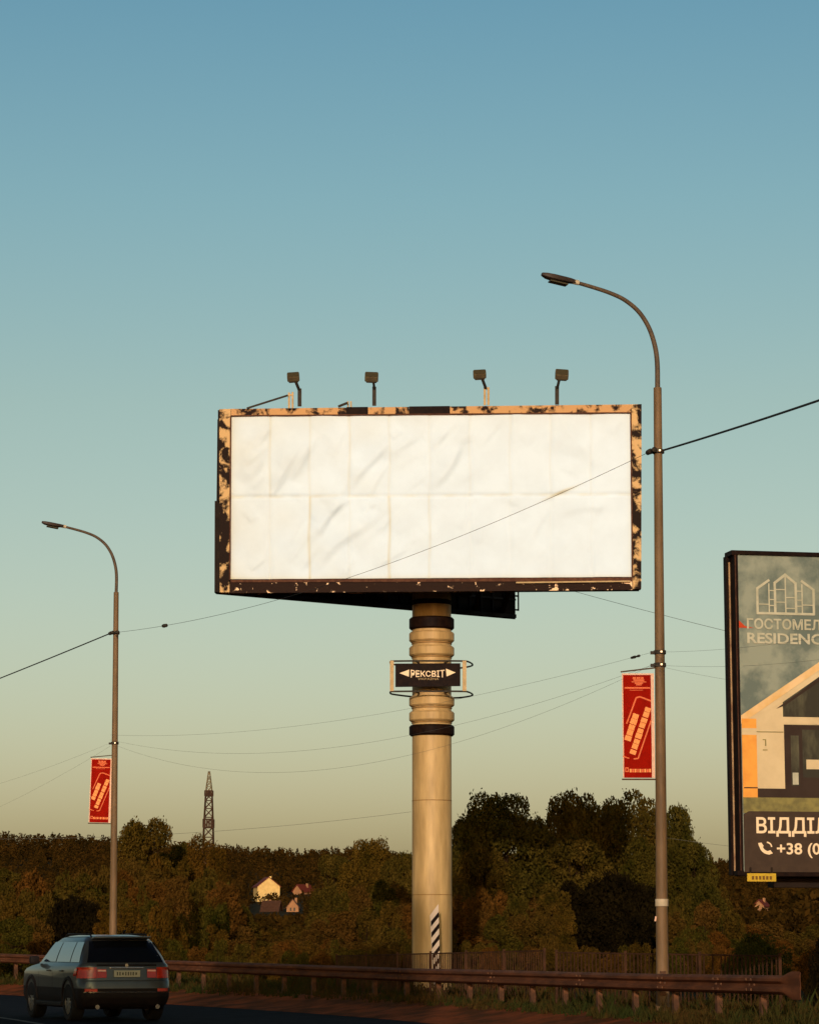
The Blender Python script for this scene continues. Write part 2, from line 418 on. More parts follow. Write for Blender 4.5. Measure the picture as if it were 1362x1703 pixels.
for i in range(4, len(rail_line) - 4, 5):      # overlapping joints with bolt heads
    t = (rail_line[i + 1] - rail_line[i - 1]).normalized(); n_ = Vector((t.y, -t.x, 0)); zt = rail_top(i, 0)
    v2 = [rail_line[i] + t * s_ + n_ * (d - .006) + Vector((0, 0, zt + z)) - gro for s_ in (-.16, .16) for d, z in prof]
    mb.add(v2, [(j, j + 1, j + 1 + k, j + k) for j in range(k - 1)], 0)
    for s_ in (-.11, .11):
        for z in (-.07, -.155, -.235): mb.box(rail_line[i] + t * s_ + n_ * (-.085 if z != -.155 else -.03) + Vector((0, 0, zt + z)) - gro, (.035, .03, .035), 1)
mb.build('beam', ['rail', 'railpost'], gr, smooth=True)
# fishtail terminal
p0 = rail_line[0]; t0 = (rail_line[0] - rail_line[1]).normalized(); n0 = -Vector((t0.y, -t0.x, 0)); 
mb = MB(); v = []
zt = rail_top(0, 0)
secs = [(0, .0, .31, 1.0), (.10, .02, .33, .8), (.22, .05, .41, .4), (.36, .07, .45, .15), (.62, .07, .45, .12), (.68, .05, .42, .1)]
for (s_, up, hgt, amp) in secs:
    for j, (d, z) in enumerate(prof): v.append(p0 + t0 * s_ + n0 * (d * amp) + Vector((0, 0, zt + up + z / .31 * hgt)) - gro)
for (s_, up, hgt, amp) in secs:
    for j, (d, z) in enumerate(prof): v.append(p0 + t0 * s_ + n0 * (d * amp) + n0 * .012 + Vector((0, 0, zt + up + z / .31 * hgt)) - gro)
S = len(secs); f = []
for i in range(S - 1):
    for j in range(k - 1):
        a = i * k + j; f.append((a, a + 1, a + k + 1, a + k)); a += S * k; f.append((a, a + k, a + k + 1, a + 1))
f.append(tuple([(S - 1) * k + j for j in range(k)] + [S * k + (S - 1) * k + j for j in range(k)][::-1]))
mb.add(v, f); mb.build('end_terminal', 'rail', gr, smooth=True)
# posts
post_mb = MB(); post_mb.box((0, 0, 0), (.10, .10, .80), 0); post_mb.box((0, -.085, .30), (.08, .07, .16), 0)
acc = 1.2; first = None; posts = 0
for i in range(1, len(rail_line)):
    seg = (rail_line[i] - rail_line[i - 1]); L = seg.length
    while acc <= L and posts < 60:
        p = rail_line[i - 1] + seg * (acc / L); t = seg.normalized(); n_ = Vector((t.y, -t.x, 0))
        zt = float(np.interp(p.y, [43, 50, 64, 80, 93, 135], [1.14, 1.09, 1.05, 1.13, 1.27, 1.45]))
        if first is None: first = post_mb.build('post', 'railpost', gr); o = first
        else:
            o = first.copy(); COL.objects.link(o); o.parent = gr
        o.location = p + n_ * .13 + Vector((0, 0, zt - .44)) - gro
        o.rotation_euler = (0, 0, math.atan2(t.y, t.x)); posts += 1
        acc += 2.0
    acc -= L

# ------------------------------------------------------------------ iron fence behind the guardrail
def fence_section(pxa, ya, Ya, pxb, yb, Yb, label, tilt=0):
    a = P(pxa, ya, Ya); b = P(pxb, yb, Yb)
    fr = empty('metal_fence', (a.x, a.y, 0)); tag(fr, label, 'fence')
    d = Vector((b.x - a.x, b.y - a.y, 0)); L = d.length; u = d.normalized()
    zb = .25; H = lambda s_: (a.z + (b.z - a.z) * s_ / L)
    m1 = MB(); m1.bar(Vector((0, 0, H(0))), u * L + Vector((0, 0, H(L))), .035, .03); m1.build('top_rail', 'fence', fr)
    m1 = MB(); m1.bar(Vector((0, 0, zb + .1)), u * L + Vector((0, 0, zb + .1)), .035, .03); m1.build('bottom_rail', 'fence', fr)
    m2 = MB(); s_ = .13
    while s_ < L - .05:
        h = H(s_) + random.uniform(-.01, .01)
        if random.random() > .05: m2.bar(u * s_ + Vector((0, 0, zb + .08)), u * (s_ + random.uniform(-.012, .012)) + Vector((0, 0, h)), .022, .022)
        s_ += .135 + random.uniform(-.006, .006)
    m2.build('pickets', 'fence', fr)
    n = max(1, round(L / 2.5))
    for i in range(n + 1):
        m3 = MB(); q = u * (L * i / n); m3.bar(q + Vector((0, 0, .05)), q + Vector((0, 0, H(L * i / n) + .06)), .06, .06); m3.build('fence_post', 'fence', fr)
fence_section(925, 1584, 61.0, 1296, 1590, 54.5, 'brown iron picket fence between the dark tree hollow and the guardrail end')
fence_section(560, 1590, 75.0, 905, 1581, 62.0, 'brown iron picket fence crossing in front of the billboard column')

# ------------------------------------------------------------------ big billboard
SY = 85.2
cb = P(718.5, 1565, SY); cb.z = 0
BB = empty('billboard', cb)
tag(BB, 'large blank white billboard with peeling frame on a thick ochre column', 'billboard')
O = BB.location.copy()
def zy(y): return P(718.5, y, SY - .6).z        # height on the column face
rad = 32.8 / F * (SY - .0)
colm = MB(); colm.lathe([(rad * 1.0, 0), (rad * .998, 6.0), (rad * .995, 6.02), (rad * .99, zy(1000) + .4)], seg=64)
colm.build('column', 'column', BB, smooth=True)
for zz in (3.1, 6.02):
    mbs = MB(); mbs.lathe([(rad * 1.0, zz - .012), (rad * 1.006, zz - .008), (rad * 1.006, zz + .008), (rad * 1.0, zz + .012)], seg=64, cap=False)
    mbs.build('weld_seam', 'column_seam_shade', BB, smooth=True)
r2 = 37.6 / F * SY
def ring(y0, y1, m, r, name='collar_ring'):
    z1, z0 = zy(y0), zy(y1); c_ = min(.05, (z1 - z0) * .18)
    b_ = MB(); b_.lathe([(rad * .9, z0), (r - c_, z0), (r, z0 + c_), (r, z1 - c_), (r - c_, z1), (rad * .9, z1)], seg=64, cap=False)
    return b_.build(name, m, BB, smooth=True)
ring(1024, 1044, 'black', r2); ring(1048, 1065, 'column', r2); ring(1072, 1089, 'column', r2)
ring(1156, 1173, 'column', r2); ring(1181, 1198, 'column', r2); ring(1204, 1222, 'black', r2)
ring(994, 1004, 'black', rad * 1.015)
for y_ in (1067.5, 1091, 1175.5, 1200): ring(y_ - .9, y_ + .9, 'column_seam_shade', rad * 1.03, 'collar_shade_line')  # dark bands that paint the shade beneath each collar

# front face
YL, YR = 82.8, 81.5
def yat(px): return YL + (YR - YL) * (px - 365) / (1067 - 365)
def Q(px, py, dy=0.0): return P(px, py, yat(px) + dy) - O
def member(name, quad, m, th=.22, front=-.06, back=None, parent=BB):
    """quad of 4 pixel corners (clockwise from top left) -> a beam of thickness th"""
    b_ = MB(); fr = [Q(x, y, front) for x, y in quad]; bk = [p + Vector((0, th, 0)) for p in fr]
    b_.add(fr + bk, [(0, 3, 2, 1), (4, 5, 6, 7), (0, 1, 5, 4), (1, 2, 6, 5), (2, 3, 7, 6), (3, 0, 4, 7)])
    return b_.build(name, m, parent)
# poster sheet with wrinkles and seams
cTL, cTR, cBR, cBL = Q(384, 691.5), Q(1049, 686), Q(1051.5, 959.5), Q(382.5, 963.5)
W_, H_ = 12.2, 5.0
NX, NY = 260, 110
seam_x = [i * W_ / 10 for i in range(1, 10)]
uu, vv = np.meshgrid(np.linspace(0, 1, NX), np.linspace(0, 1, NY))
X = uu * W_; Zv = vv * H_
disp = np.zeros_like(X); stain = np.zeros_like(X)
def crease(x0, z0, x1, z1, w, a, side=1.0):
    global disp
    dx, dz = x1 - x0, z1 - z0; L = math.hypot(dx, dz); ux, uz = dx / L, dz / L
    s_ = (X - x0) * ux + (Zv - z0) * uz; n_ = -(X - x0) * uz + (Zv - z0) * ux
    n_ = n_ + .10 * np.sin(s_ * 2.2 + x0)
    env = np.clip(s_ / (L * .25), 0, 1) * np.clip((L - s_) / (L * .35), 0, 1)
    prof_ = np.where(n_ < 0, np.exp(-(n_ / w) ** 2), np.exp(-(n_ / (w * 3.2)) ** 2))
    disp = disp + side * a * env * prof_
U = lambda px: (px - 384) / 666 * W_
Vz = lambda py: (961.5 - py) / 272.5 * H_
for (a, b, c, d, w, am) in [(448, 808, 512, 738, .12, .05), (582, 822, 655, 715, .13, .055), (718, 815, 778, 728, .13, .05), (515, 900, 590, 822, .12, .06),
                            (520, 950, 640, 838, .16, .05), (400, 800, 445, 740, .15, .03), (650, 770, 700, 705, .15, .03), (480, 790, 540, 730, .2, .03),
                            (780, 740, 770, 690, .2, .03), (985, 760, 920, 700, .18, .035), (960, 740, 1010, 790, .2, .02), (840, 960, 900, 900, .2, .015),
                            (925, 860, 1020, 838, .16, .03), (985, 880, 1000, 830, .12, .02), (650, 900, 712, 836, .2, .02), (575, 960, 600, 925, .12, .02),
                            (905, 835, 960, 812, .1, .03), (545, 740, 575, 700, .2, .025), (395, 730, 470, 700, .2, .025), (660, 820, 700, 770, .2, .018)]:
    crease(U(a), Vz(b), U(c), Vz(d), w, am)
for _ in range(70):                            # fine slack folds, mostly leaning to the right
    x_, z_ = rng.uniform(.2, W_ - .3), rng.uniform(.2, H_ - .5); L_ = rng.uniform(.4, 1.5); a_ = rng.uniform(.6, 1.25)
    crease(x_, z_, x_ + L_ * math.cos(a_), z_ + L_ * math.sin(a_), rng.uniform(.05, .14), rng.uniform(.008, .024) * (1.2 - .6 * x_ / W_))
for i, sx in enumerate(seam_x):
    wob_ = .015 * np.sin(Zv * 3 + i)
    disp += -.012 * np.exp(-((X - sx - wob_) / .06) ** 2)
    amp = .55 if i in (1, 3) else .28 if i in (0, 2, 4) else .13
    low = (Zv < H_ / 2) if i in (1, 3, 4) else (Zv > H_ / 2)
    stain += amp * np.exp(-((X - sx - wob_) / .035) ** 2) * np.where(low, 1, .35)
stain += .45 * np.exp(-((Zv - H_ / 2) / .03) ** 2) * (.55 + .45 * np.sin(X * 3.1) * np.sin(X * 7.7))
disp += -.02 * np.exp(-((Zv - H_ / 2) / .05) ** 2)
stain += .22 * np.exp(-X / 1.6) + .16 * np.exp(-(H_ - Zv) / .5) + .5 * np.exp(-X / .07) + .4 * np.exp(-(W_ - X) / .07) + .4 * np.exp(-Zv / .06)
stain += .8 * np.exp(-(((X - U(934)) / .42) ** 2 + ((Zv - Vz(822) - .4 * (X - U(934))) / .045) ** 2))
nz_ = sum(rng.uniform(.3, 1) * np.sin(X * rng.uniform(.8, 5) + rng.uniform(0, 6)) * np.sin(Zv * rng.uniform(.8, 5) + rng.uniform(0, 6)) for _ in range(14))
disp += .0045 * nz_; stain = np.clip(stain + .03 * nz_ * np.clip(1 - X / 8, .1, 1), 0, 1)
pm = MB(); pv = []
for j in range(NY):
    for i in range(NX):
        a_ = cBL.lerp(cBR, uu[j, i]); b_ = cTL.lerp(cTR, uu[j, i]); p = a_.lerp(b_, vv[j, i]); p.y -= .02 + 2.0 * disp[j, i]; pv.append(p)
pm.add(pv, [(j * NX + i, j * NX + i + 1, (j + 1) * NX + i + 1, (j + 1) * NX + i) for j in range(NY - 1) for i in range(NX - 1)])
po = pm.build('poster_sheet', 'vinyl', BB, smooth=True)
ca = po.data.color_attributes.new('stain', 'FLOAT_COLOR', 'POINT')
st = stain.ravel()[:, None]; colr = (1 - st) * np.array([[1, 1, 1, 1.]]) + st * np.array([[.84, .62, .30, 1.]])
ca.data.foreach_set('color', colr.ravel())
# frame members
member('side_frame', [(365, 680.5), (384, 680), (382, 985), (366, 985)], 'peel_mid', .35)
member('side_frame', [(1050, 672.5), (1066.5, 672), (1066, 979), (1051.5, 980)], 'peel_mid', .35)
for (x0, x1, mt) in [(384.4, 576, 'peel_tan'), (576.2, 612, 'black'), (612.2, 680, 'peel_tan'), (680.2, 748, 'black'), (748.2, 1049.8, 'peel_tan')]:
    ty = lambda x: 680 + (672.5 - 680) * (x - 384) / 666.; by = lambda x: 691 + (685.5 - 691) * (x - 384) / 666.
    e = 1.2 if mt == 'black' else 0
    member('top_frame', [(x0, ty(x0) + (-.8 if mt == 'black' else 0)), (x1, ty(x1) + (-.8 if mt == 'black' else 0)), (x1, by(x1)), (x0, by(x0))], mt, .35)
member('bottom_frame', [(382.6, 969), (1050.8, 967), (1050.8, 981), (382.6, 986.5)], 'peel_low', .35)
member('bottom_lip', [(384, 964.2), (1051, 960.2), (1051, 966.4), (384, 968.4)], 'rust_edge', .25, front=-.10)
member('catwalk_edge', [(858, 967.6), (1048, 965.4), (1048, 967.6), (858, 970)], 'cream', .10, front=-.16)
for q in ([(384, 690.5), (1049.5, 685.2), (1049.5, 687.0), (384, 692.4)], ):
    member('inner_trim', q, 'rust_edge', .10, front=-.09)
member('inner_trim', [(382.8, 692.6), (385.0, 692.6), (383.8, 964), (381.6, 964)], 'rust_edge', .10, front=-.09)
member('inner_trim', [(1047.6, 687.2), (1049.8, 687.2), (1052.2, 960), (1050.0, 960)], 'rust_edge', .10, front=-.09)
# steel backing behind the poster
member('backing', [(370, 684), (1062, 676), (1062, 976), (370, 981)], 'sheet_dark', .12, front=.20)
# underside box of the front face
b_ = MB(); b_.bar(Q(366, 984, .45), Q(1062, 979, .45), .5, .10); b_.build('underside_beam', 'dark_steel', BB)
# second face, leaving from the left corner to the right and back
RA = Vector((P(358, 984, 83.4).x, 83.6, 0)) - Vector((O.x, O.y, 0))
RBv = Vector((P(857, 1029, 90.3).x, 90.3, 0)) - Vector((O.x, O.y, 0))
zlo = P(358, 985, 83.4).z; zhi = P(365, 683, 83.2).z - .2
b_ = MB(); th = Vector((.0, .28, 0))
v = [RA + Vector((0, 0, zlo)), RBv + Vector((0, 0, zlo)), RBv + Vector((0, 0, zhi)), RA + Vector((0, 0, zhi))]
b_.add(v + [p + th for p in v], [(0, 1, 2, 3), (7, 6, 5, 4), (0, 4, 5, 1), (1, 5, 6, 2), (2, 6, 7, 3), (3, 7, 4, 0)])
b_.build('rear_panel', 'dark_steel', BB)
b_ = MB()                                     # stiffening ribs on its inside
d_ = (RBv - RA); Lr = d_.length; u_ = d_.normalized()
for i in range(1, 25):
    q = RA + u_ * (Lr * i / 25) + Vector((0, -.05, 0)); b_.bar(q + Vector((0, 0, zlo + .12)), q + Vector((0, 0, zhi)), .16 if i % 3 else .08, .05)
b_.bar(RA + Vector((0, -.09, zlo + .06)), RBv + Vector((0, -.09, zlo + .06)), .10, .12)
b_.bar(RA + Vector((0, -.09, zlo + .62)), RBv + Vector((0, -.09, zlo + .62)), .06, .06)
b_.build('panel_ribs', 'sheet_dark', BB)
b_ = MB(); e1 = RBv + u_ * .12
for zz in (zlo + .28, zlo + .75, zlo + 1.2): b_.bar(RBv + Vector((0, -.1, zz)), e1 + Vector((0, -.1, zz)), .05, .05)
b_.bar(e1 + Vector((0, -.1, zlo + .25)), e1 + Vector((0, -.1, zhi)), .05, .05)
b_.build('ladder_rail', 'arm', BB)
# trusses between the two faces
for px_ in (470, 560, 640, 700, 742, 800, 850):
    a_ = Q(px_, 984, .6); s_ = (a_.x - RA.x) / d_.x; b2 = RA + d_ * s_
    b_ = MB(); b_.bar(Vector((a_.x, a_.y, zlo + .25)), Vector((b2.x, b2.y, zlo + .25)), .12, .2)
    b_.build('truss', 'dark_steel', BB)
b_ = MB(); b_.box((0, -.3, zlo + .55), (2.6, 3.6, .5)); b_.build('head_box', 'dark_steel', BB)
# left side: closing strip seen beyond the frame
member('corner_strip', [(357.5, 833), (365.4, 833), (366, 985), (357.0, 984)], 'dark_steel', .5, front=.25)
member('corner_strip', [(362.8, 682), (365.2, 682), (365.2, 832.5), (362.8, 832.5)], 'dark_steel', .3, front=.1)
# small struts on top at the left
b_ = MB()
b_.bar(Q(411, 679, -.1), Q(479, 657.5, -.35), .05, .05, 0)
b_.build('brace', 'arm', BB)
b_ = MB()
for x_, y0_, y1_ in ((481, 679, 653), (487, 679, 652)): b_.bar(Q(x_, y0_, -.2), Q(x_, y1_, -.2), .06, .06)
b_.bar(Q(481, 657, -.2), Q(487, 657, -.2), .05, .05)
b_.build('upright', 'cream', BB)
b_ = MB(); b_.bar(Q(563, 676, -.2), Q(578, 670, -.3), .06, .06, 0); b_.build('brace', 'arm', BB)
b_ = MB()
for x_ in (579, 584): b_.bar(Q(x_, 677, -.15), Q(x_ - .3, 667.5, -.15), .045, .045)
b_.build('upright', 'cream', BB)
# floodlights
def floodlight(px, py, w, h, tilt, ax0, ay0, ax1, ay1, bx, by0, by1, pm_):
    """head centre px,py size w,h; arm from (ax0,ay0) down to (ax1,ay1); post bx from by0 to by1"""
    c_ = Q(px, py, -.75); b_ = MB(); k_ = (SY - 4) / F
    rot = Matrix.Rotation(R(tilt), 3, 'Y') @ Matrix.Rotation(R(-38), 3, 'X')
    b_.box(c_, (w * k_, .20, h * k_ * 1.18), 0, rot, bev=.03)
    b_.box(c_ + rot @ Vector((0, .13, 0)), (w * k_ * .8, .10, h * k_ * .8), 0, rot, bev=.03)
    b_.box(c_ + rot @ Vector((0, -.108, 0)), (w * k_ * .88, .012, h * k_), 1, rot)
    fl = b_.build('floodlight', ['flood', 'lens'], BB)
    a_ = MB(); a_.bar(Q(ax0, ay0, -.70), Q(ax1, ay1, -.25), .07, .07); a_.build('arm', 'arm', fl)
    p_ = MB()
    if pm_ == 'cream':
        for s_ in (-3, 3): p_.bar(Q(bx + s_, by1, -.1), Q(bx + s_, by0, -.2), .07, .06)
        p_.bar(Q(bx - 3, by0 + 2, -.15), Q(bx + 3, by0 + 2, -.15), .06, .06)
    else: p_.bar(Q(bx, by1, -.1), Q(bx, by0, -.22), .12, .10)
    p_.build('bracket_post', pm_, fl)
floodlight(488, 627, 21, 11, -4, 491, 632, 497.5, 648, 498.5, 646, 676, 'arm')
floodlight(618, 627, 23, 12, 2, 621, 633, 622.5, 646, 622.5, 643, 675, 'arm')
floodlight(797.5, 622.5, 22, 10, -3, 801, 628, 807.5, 645, 809, 644, 674, 'cream')
floodlight(934, 623, 22.5, 13.5, 4, 930, 630, 926.5, 645, 926, 642, 673, 'arm')

# company plate in a hoop frame around the column
def Z_at(px, py, dy): return P(px, py, SY + dy) - O
fy = -1.15
plate_e = None
b_ = MB(); q = [Z_at(x, y, fy) for x, y in ((657.5, 1103.5), (765.5, 1103.0), (765.5, 1141), (657.5, 1142.5))]
b_.add(q + [p + Vector((0, .05, 0)) for p in q], [(0, 3, 2, 1), (4, 5, 6, 7), (0, 1, 5, 4), (1, 2, 6, 5), (2, 3, 7, 6), (3, 0, 4, 7)], 0)
yy = q[0].y - .006
def zp(px, py): p = Z_at(px, py, fy); return (p.x, p.z)
def tri(pts): b_.poly([(x, yy, z) for x, z in [zp(*p) for p in pts]][::-1], 1)
tri([(664.5, 1119.5), (680.5, 1113.5), (680.0, 1125.5)]); tri([(757.5, 1118.5), (741.5, 1112.0), (742.5, 1125)])
x0, z0 = zp(683.0, 1125); x1, _ = zp(739.5, 1125); _, z1 = zp(690, 1116)
cx_ = (x0 + x1) / 2; hw = (x1 - x0) / 2
b_.text('РЕКСВІТ', z1 - z0, (x0, yy, z0), 1, fit=x1 - x0, bold=.004, tf=lambda v: Vector((v.x, v.y, v.z + (.035 * ((v.x - cx_) / hw) ** 2 * (1 if v.z > (z0 + z1) / 2 else -1)))))
x0, z0 = zp(695, 1130.8); x1, _ = zp(729.5, 1130)
b_.text('УКРАЇНА', .066, (x0, yy, z0), 2, fit=x1 - x0)
sg = b_.build('name_plate', ['black', 'sp_text', 'print_small'] if False else ['black', 'sp_text', 'cream'], BB)
for xa, xb in ((648, 655.5), (768.5, 776)):
    b_ = MB(); b_.bar(Z_at((xa + xb) / 2, 1149.5, fy + .1), Z_at((xa + xb) / 2, 1099, fy + .1), .12, .12); b_.build('sign_upright', 'cream', BB)
for yp, nm in ((1099, 1), (1149.5, -1)):
    pts = []
    z_ = Z_at(648, yp, fy).z
    xl = Z_at(650, yp, fy).x; xr = Z_at(773, yp, fy).x; xo = Z_at(786, yp, 0).x
    pts = [Vector((xl, fy + .1, z_)), Vector((xl + .9, fy + .02, z_)), Vector((xr - .2, fy + .05, z_)), Vector((xr + .1, fy + .25, z_)), Vector((xo, .1, z_)), Vector((xo - .15, .75, z_)),
           Vector((.7, 1.2, z_)), Vector((-.4, .95, z_)), Vector((xl + .1, .0, z_)), Vector((xl - .02, fy + .6, z_)), Vector((xl, fy + .1, z_))]
    b_ = MB(); b_.tube(catmull(pts, 6), .028, 6); b_.build('hoop', 'arm', BB, smooth=True)
    for a_ in (-.5, .5):
        b_ = MB(); b_.bar(Vector((a_, fy + .05, z_)), Vector((a_ * .8, -.45, z_)), .05, .05); b_.build('hoop_bracket', 'arm', BB)

# striped board standing in front of the column
sa = P(727, 1608, 83.3); sb_ = P(722, 1503, 83.3)
hz = empty('striped_post', (sa.x, sa.y, 0)); tag(hz, 'narrow upright board with black and white diagonal stripes at the foot of the billboard column', 'striped post')
b_ = MB(); hwp = 7.0 / F * 83.3
lo_, hi_ = Vector((0, 0, .0)), Vector((sb_.x - sa.x, 0, sb_.z))
ht = hi_.z; 
def ctr(z): return (hi_.x) * (z / ht)
b_.slab([(ctr(0) - hwp * .8, 0), (ctr(0) + hwp * .8, 0), (ctr(ht) + hwp, ht), (ctr(ht) - hwp, ht - .35)], 0, .05, 0)
z_ = .1
while z_ < ht - .38:
    w_ = hwp * (.8 + .2 * z_ / ht); c_ = ctr(z_)
    b_.poly([(c_ - w_, -.004, z_), (c_ + w_, -.004, z_ + .30), (c_ + w_, -.004, z_ + .46), (c_ - w_, -.004, z_ + .16)], 1)
    z_ += .335
b_.build('striped_board', ['stripe_white', 'black'], hz)
b_ = MB(); b_.bar((ctr(0), .09, 0), (ctr(ht * .9), .09, ht * .85), .07, .07); b_.build('support', 'arm', hz)

# ------------------------------------------------------------------ street lamps
def build_lamp(loc, H_thick, topdx, scale_, label):
    L = empty('street_lamp', loc); tag(L, label, 'street lamp', 'street lamps along the road')
    th = H_thick
    lean = topdx / th
    cx = lambda z: lean * z
    b_ = MB(); b_.tube([(cx(z), 0, z) for z in (0, .5, .52, 4, 8, th)], [.135, .13, .118, .105, .092, .078], 20); b_.build('pole', 'pole', L, smooth=True)
    b_ = MB(); b_.lathe([(.25, 0), (.25, .05), (.14, .06), (.14, .12)], (0, 0, .0), 20); b_.build('base_flange', 'railpost', L, smooth=True)
    # arm, in metres from the pole top (dx towards the road, dz up) traced from the photo
    pts = [(0, -.25), (0, 0), (0, .51), (-.05, .86), (-.17, 1.2), (-.37, 1.49), (-.65, 1.70), (-.95, 1.82), (-1.30, 1.91), (-1.72, 2.00)]
    c3 = [Vector((cx(th) + x * scale_ * .96, x * scale_ * .28, th + z * scale_)) for x, z in pts]
    b_ = MB(); cc = catmull(c3, 5); b_.tube(cc, [.052 - .016 * i / len(cc) for i in range(len(cc))], 12); b_.build('arm', 'pole_thin', L, smooth=True)
    e = c3[-1]; dirv = Vector((-.96, -.28, .16)).normalized()
    b_ = MB(); rot = dirv.to_track_quat('X', 'Z').to_matrix()
    # luminaire: tapered flat housing
    secs_ = [(-.06, .045, .04, 0), (.05, .07, .05, 0), (.12, .11, .055, -.01), (.40, .12, .060, -.015), (.55, .10, .05, -.01), (.64, .05, .03, .0)]
    v = []; n = 12
    for (s_, w_, h_, dz) in secs_:
        for k_ in range(n):
            a_ = 2 * math.pi * k_ / n
            y_ = w_ * math.copysign(abs(math.cos(a_)) ** .6, math.cos(a_)); z_ = h_ * math.copysign(abs(math.sin(a_)) ** .6, math.sin(a_))
            v.append(e + rot @ Vector((s_, y_, z_ + dz)))
    f = [(i * n + k_, i * n + (k_ + 1) % n, (i + 1) * n + (k_ + 1) % n, (i + 1) * n + k_) for i in range(len(secs_) - 1) for k_ in range(n)]
    f += [tuple(range(n))[::-1], tuple((len(secs_) - 1) * n + k_ for k_ in range(n))]
    b_.add(v, f); hd = b_.build('lamp_head', 'lamp', L, smooth=True)
    b_ = MB(); b_.box(e + rot @ Vector((.29, 0, -.10)), (.36, .18, .03), 0, rot, bev=.008); b_.build('lens', 'lens', hd)
    b_ = MB(); b_.tube([e - dirv * .12, e - dirv * .0], [.05, .052], 12); b_.build('socket', 'sticker', hd, smooth=True)
    return L, cx
lampR_base = P(1099.6, 1565, 51.5); lampR_base.z = 0
topR = P(1093.0, 645, 51.5)
LR, cxR = build_lamp(lampR_base, topR.z, topR.x - lampR_base.x, 1.0, 'tall curved street lamp right of the large billboard, with a paper sticker band')
lampL_base = P(189.2, 1565, 83.2); lampL_base.z = 0
topL = P(193.9, 985, 83.2)
LL, cxL = build_lamp(lampL_base, topL.z, topL.x - lampL_base.x, 1.0, 'farther curved street lamp standing behind the grey car')
def clamp(L, base, cx, Y, py, part='cable_clamp'):
    z = P(1, py, Y).z; r_ = .10
    b_ = MB(); b_.lathe([(r_ + .005, z - .04), (r_ + .02, z - .035), (r_ + .02, z + .035), (r_ + .005, z + .04)], (cx(z), 0, 0), 20)
    b_.box((cx(z) - .12, -.03, z - .01), (.12, .06, .06)); b_.box((cx(z) + .02, -.12, z), (.05, .05, .05), 1, bev=.01)
    b_.build(part, ['arm', 'brass'], L)
    return Vector(base) + Vector((cx(z) - .14, -.05, z))
kR1 = clamp(LR, lampR_base, cxR, 51.5, 751); kR2 = clamp(LR, lampR_base, cxR, 51.5, 1085); kR3 = clamp(LR, lampR_base, cxR, 51.5, 1106)
kL1 = clamp(LL, lampL_base, cxL, 83.2, 1053); kL2 = clamp(LL, lampL_base, cxL, 83.2, 1236)
# sticker band and small tag on the right lamp
z0, z1 = P(1, 1507, 51.4).z, P(1, 1495, 51.4).z
b_ = MB(); b_.lathe([(.125, z0), (.127, z0 + .003), (.125, z1), (.12, z1)], (cxR(z0), 0, 0), 24); b_.build('sticker_band', 'sticker', LR, smooth=True)
z0 = P(1, 1528, 51.4).z; b_ = MB(); b_.box((cxR(z0) - .125, -.06, z0), (.03, .02, .09), 0, Matrix.Rotation(.2, 3, 'Y')); b_.build('paper_tag', 'hem', LR)
z0 = .9; b_ = MB(); b_.box((cxR(z0), -.135, z0), (.12, .015, .45), 0, bev=.005); b_.build('service_door', 'railpost', LR)

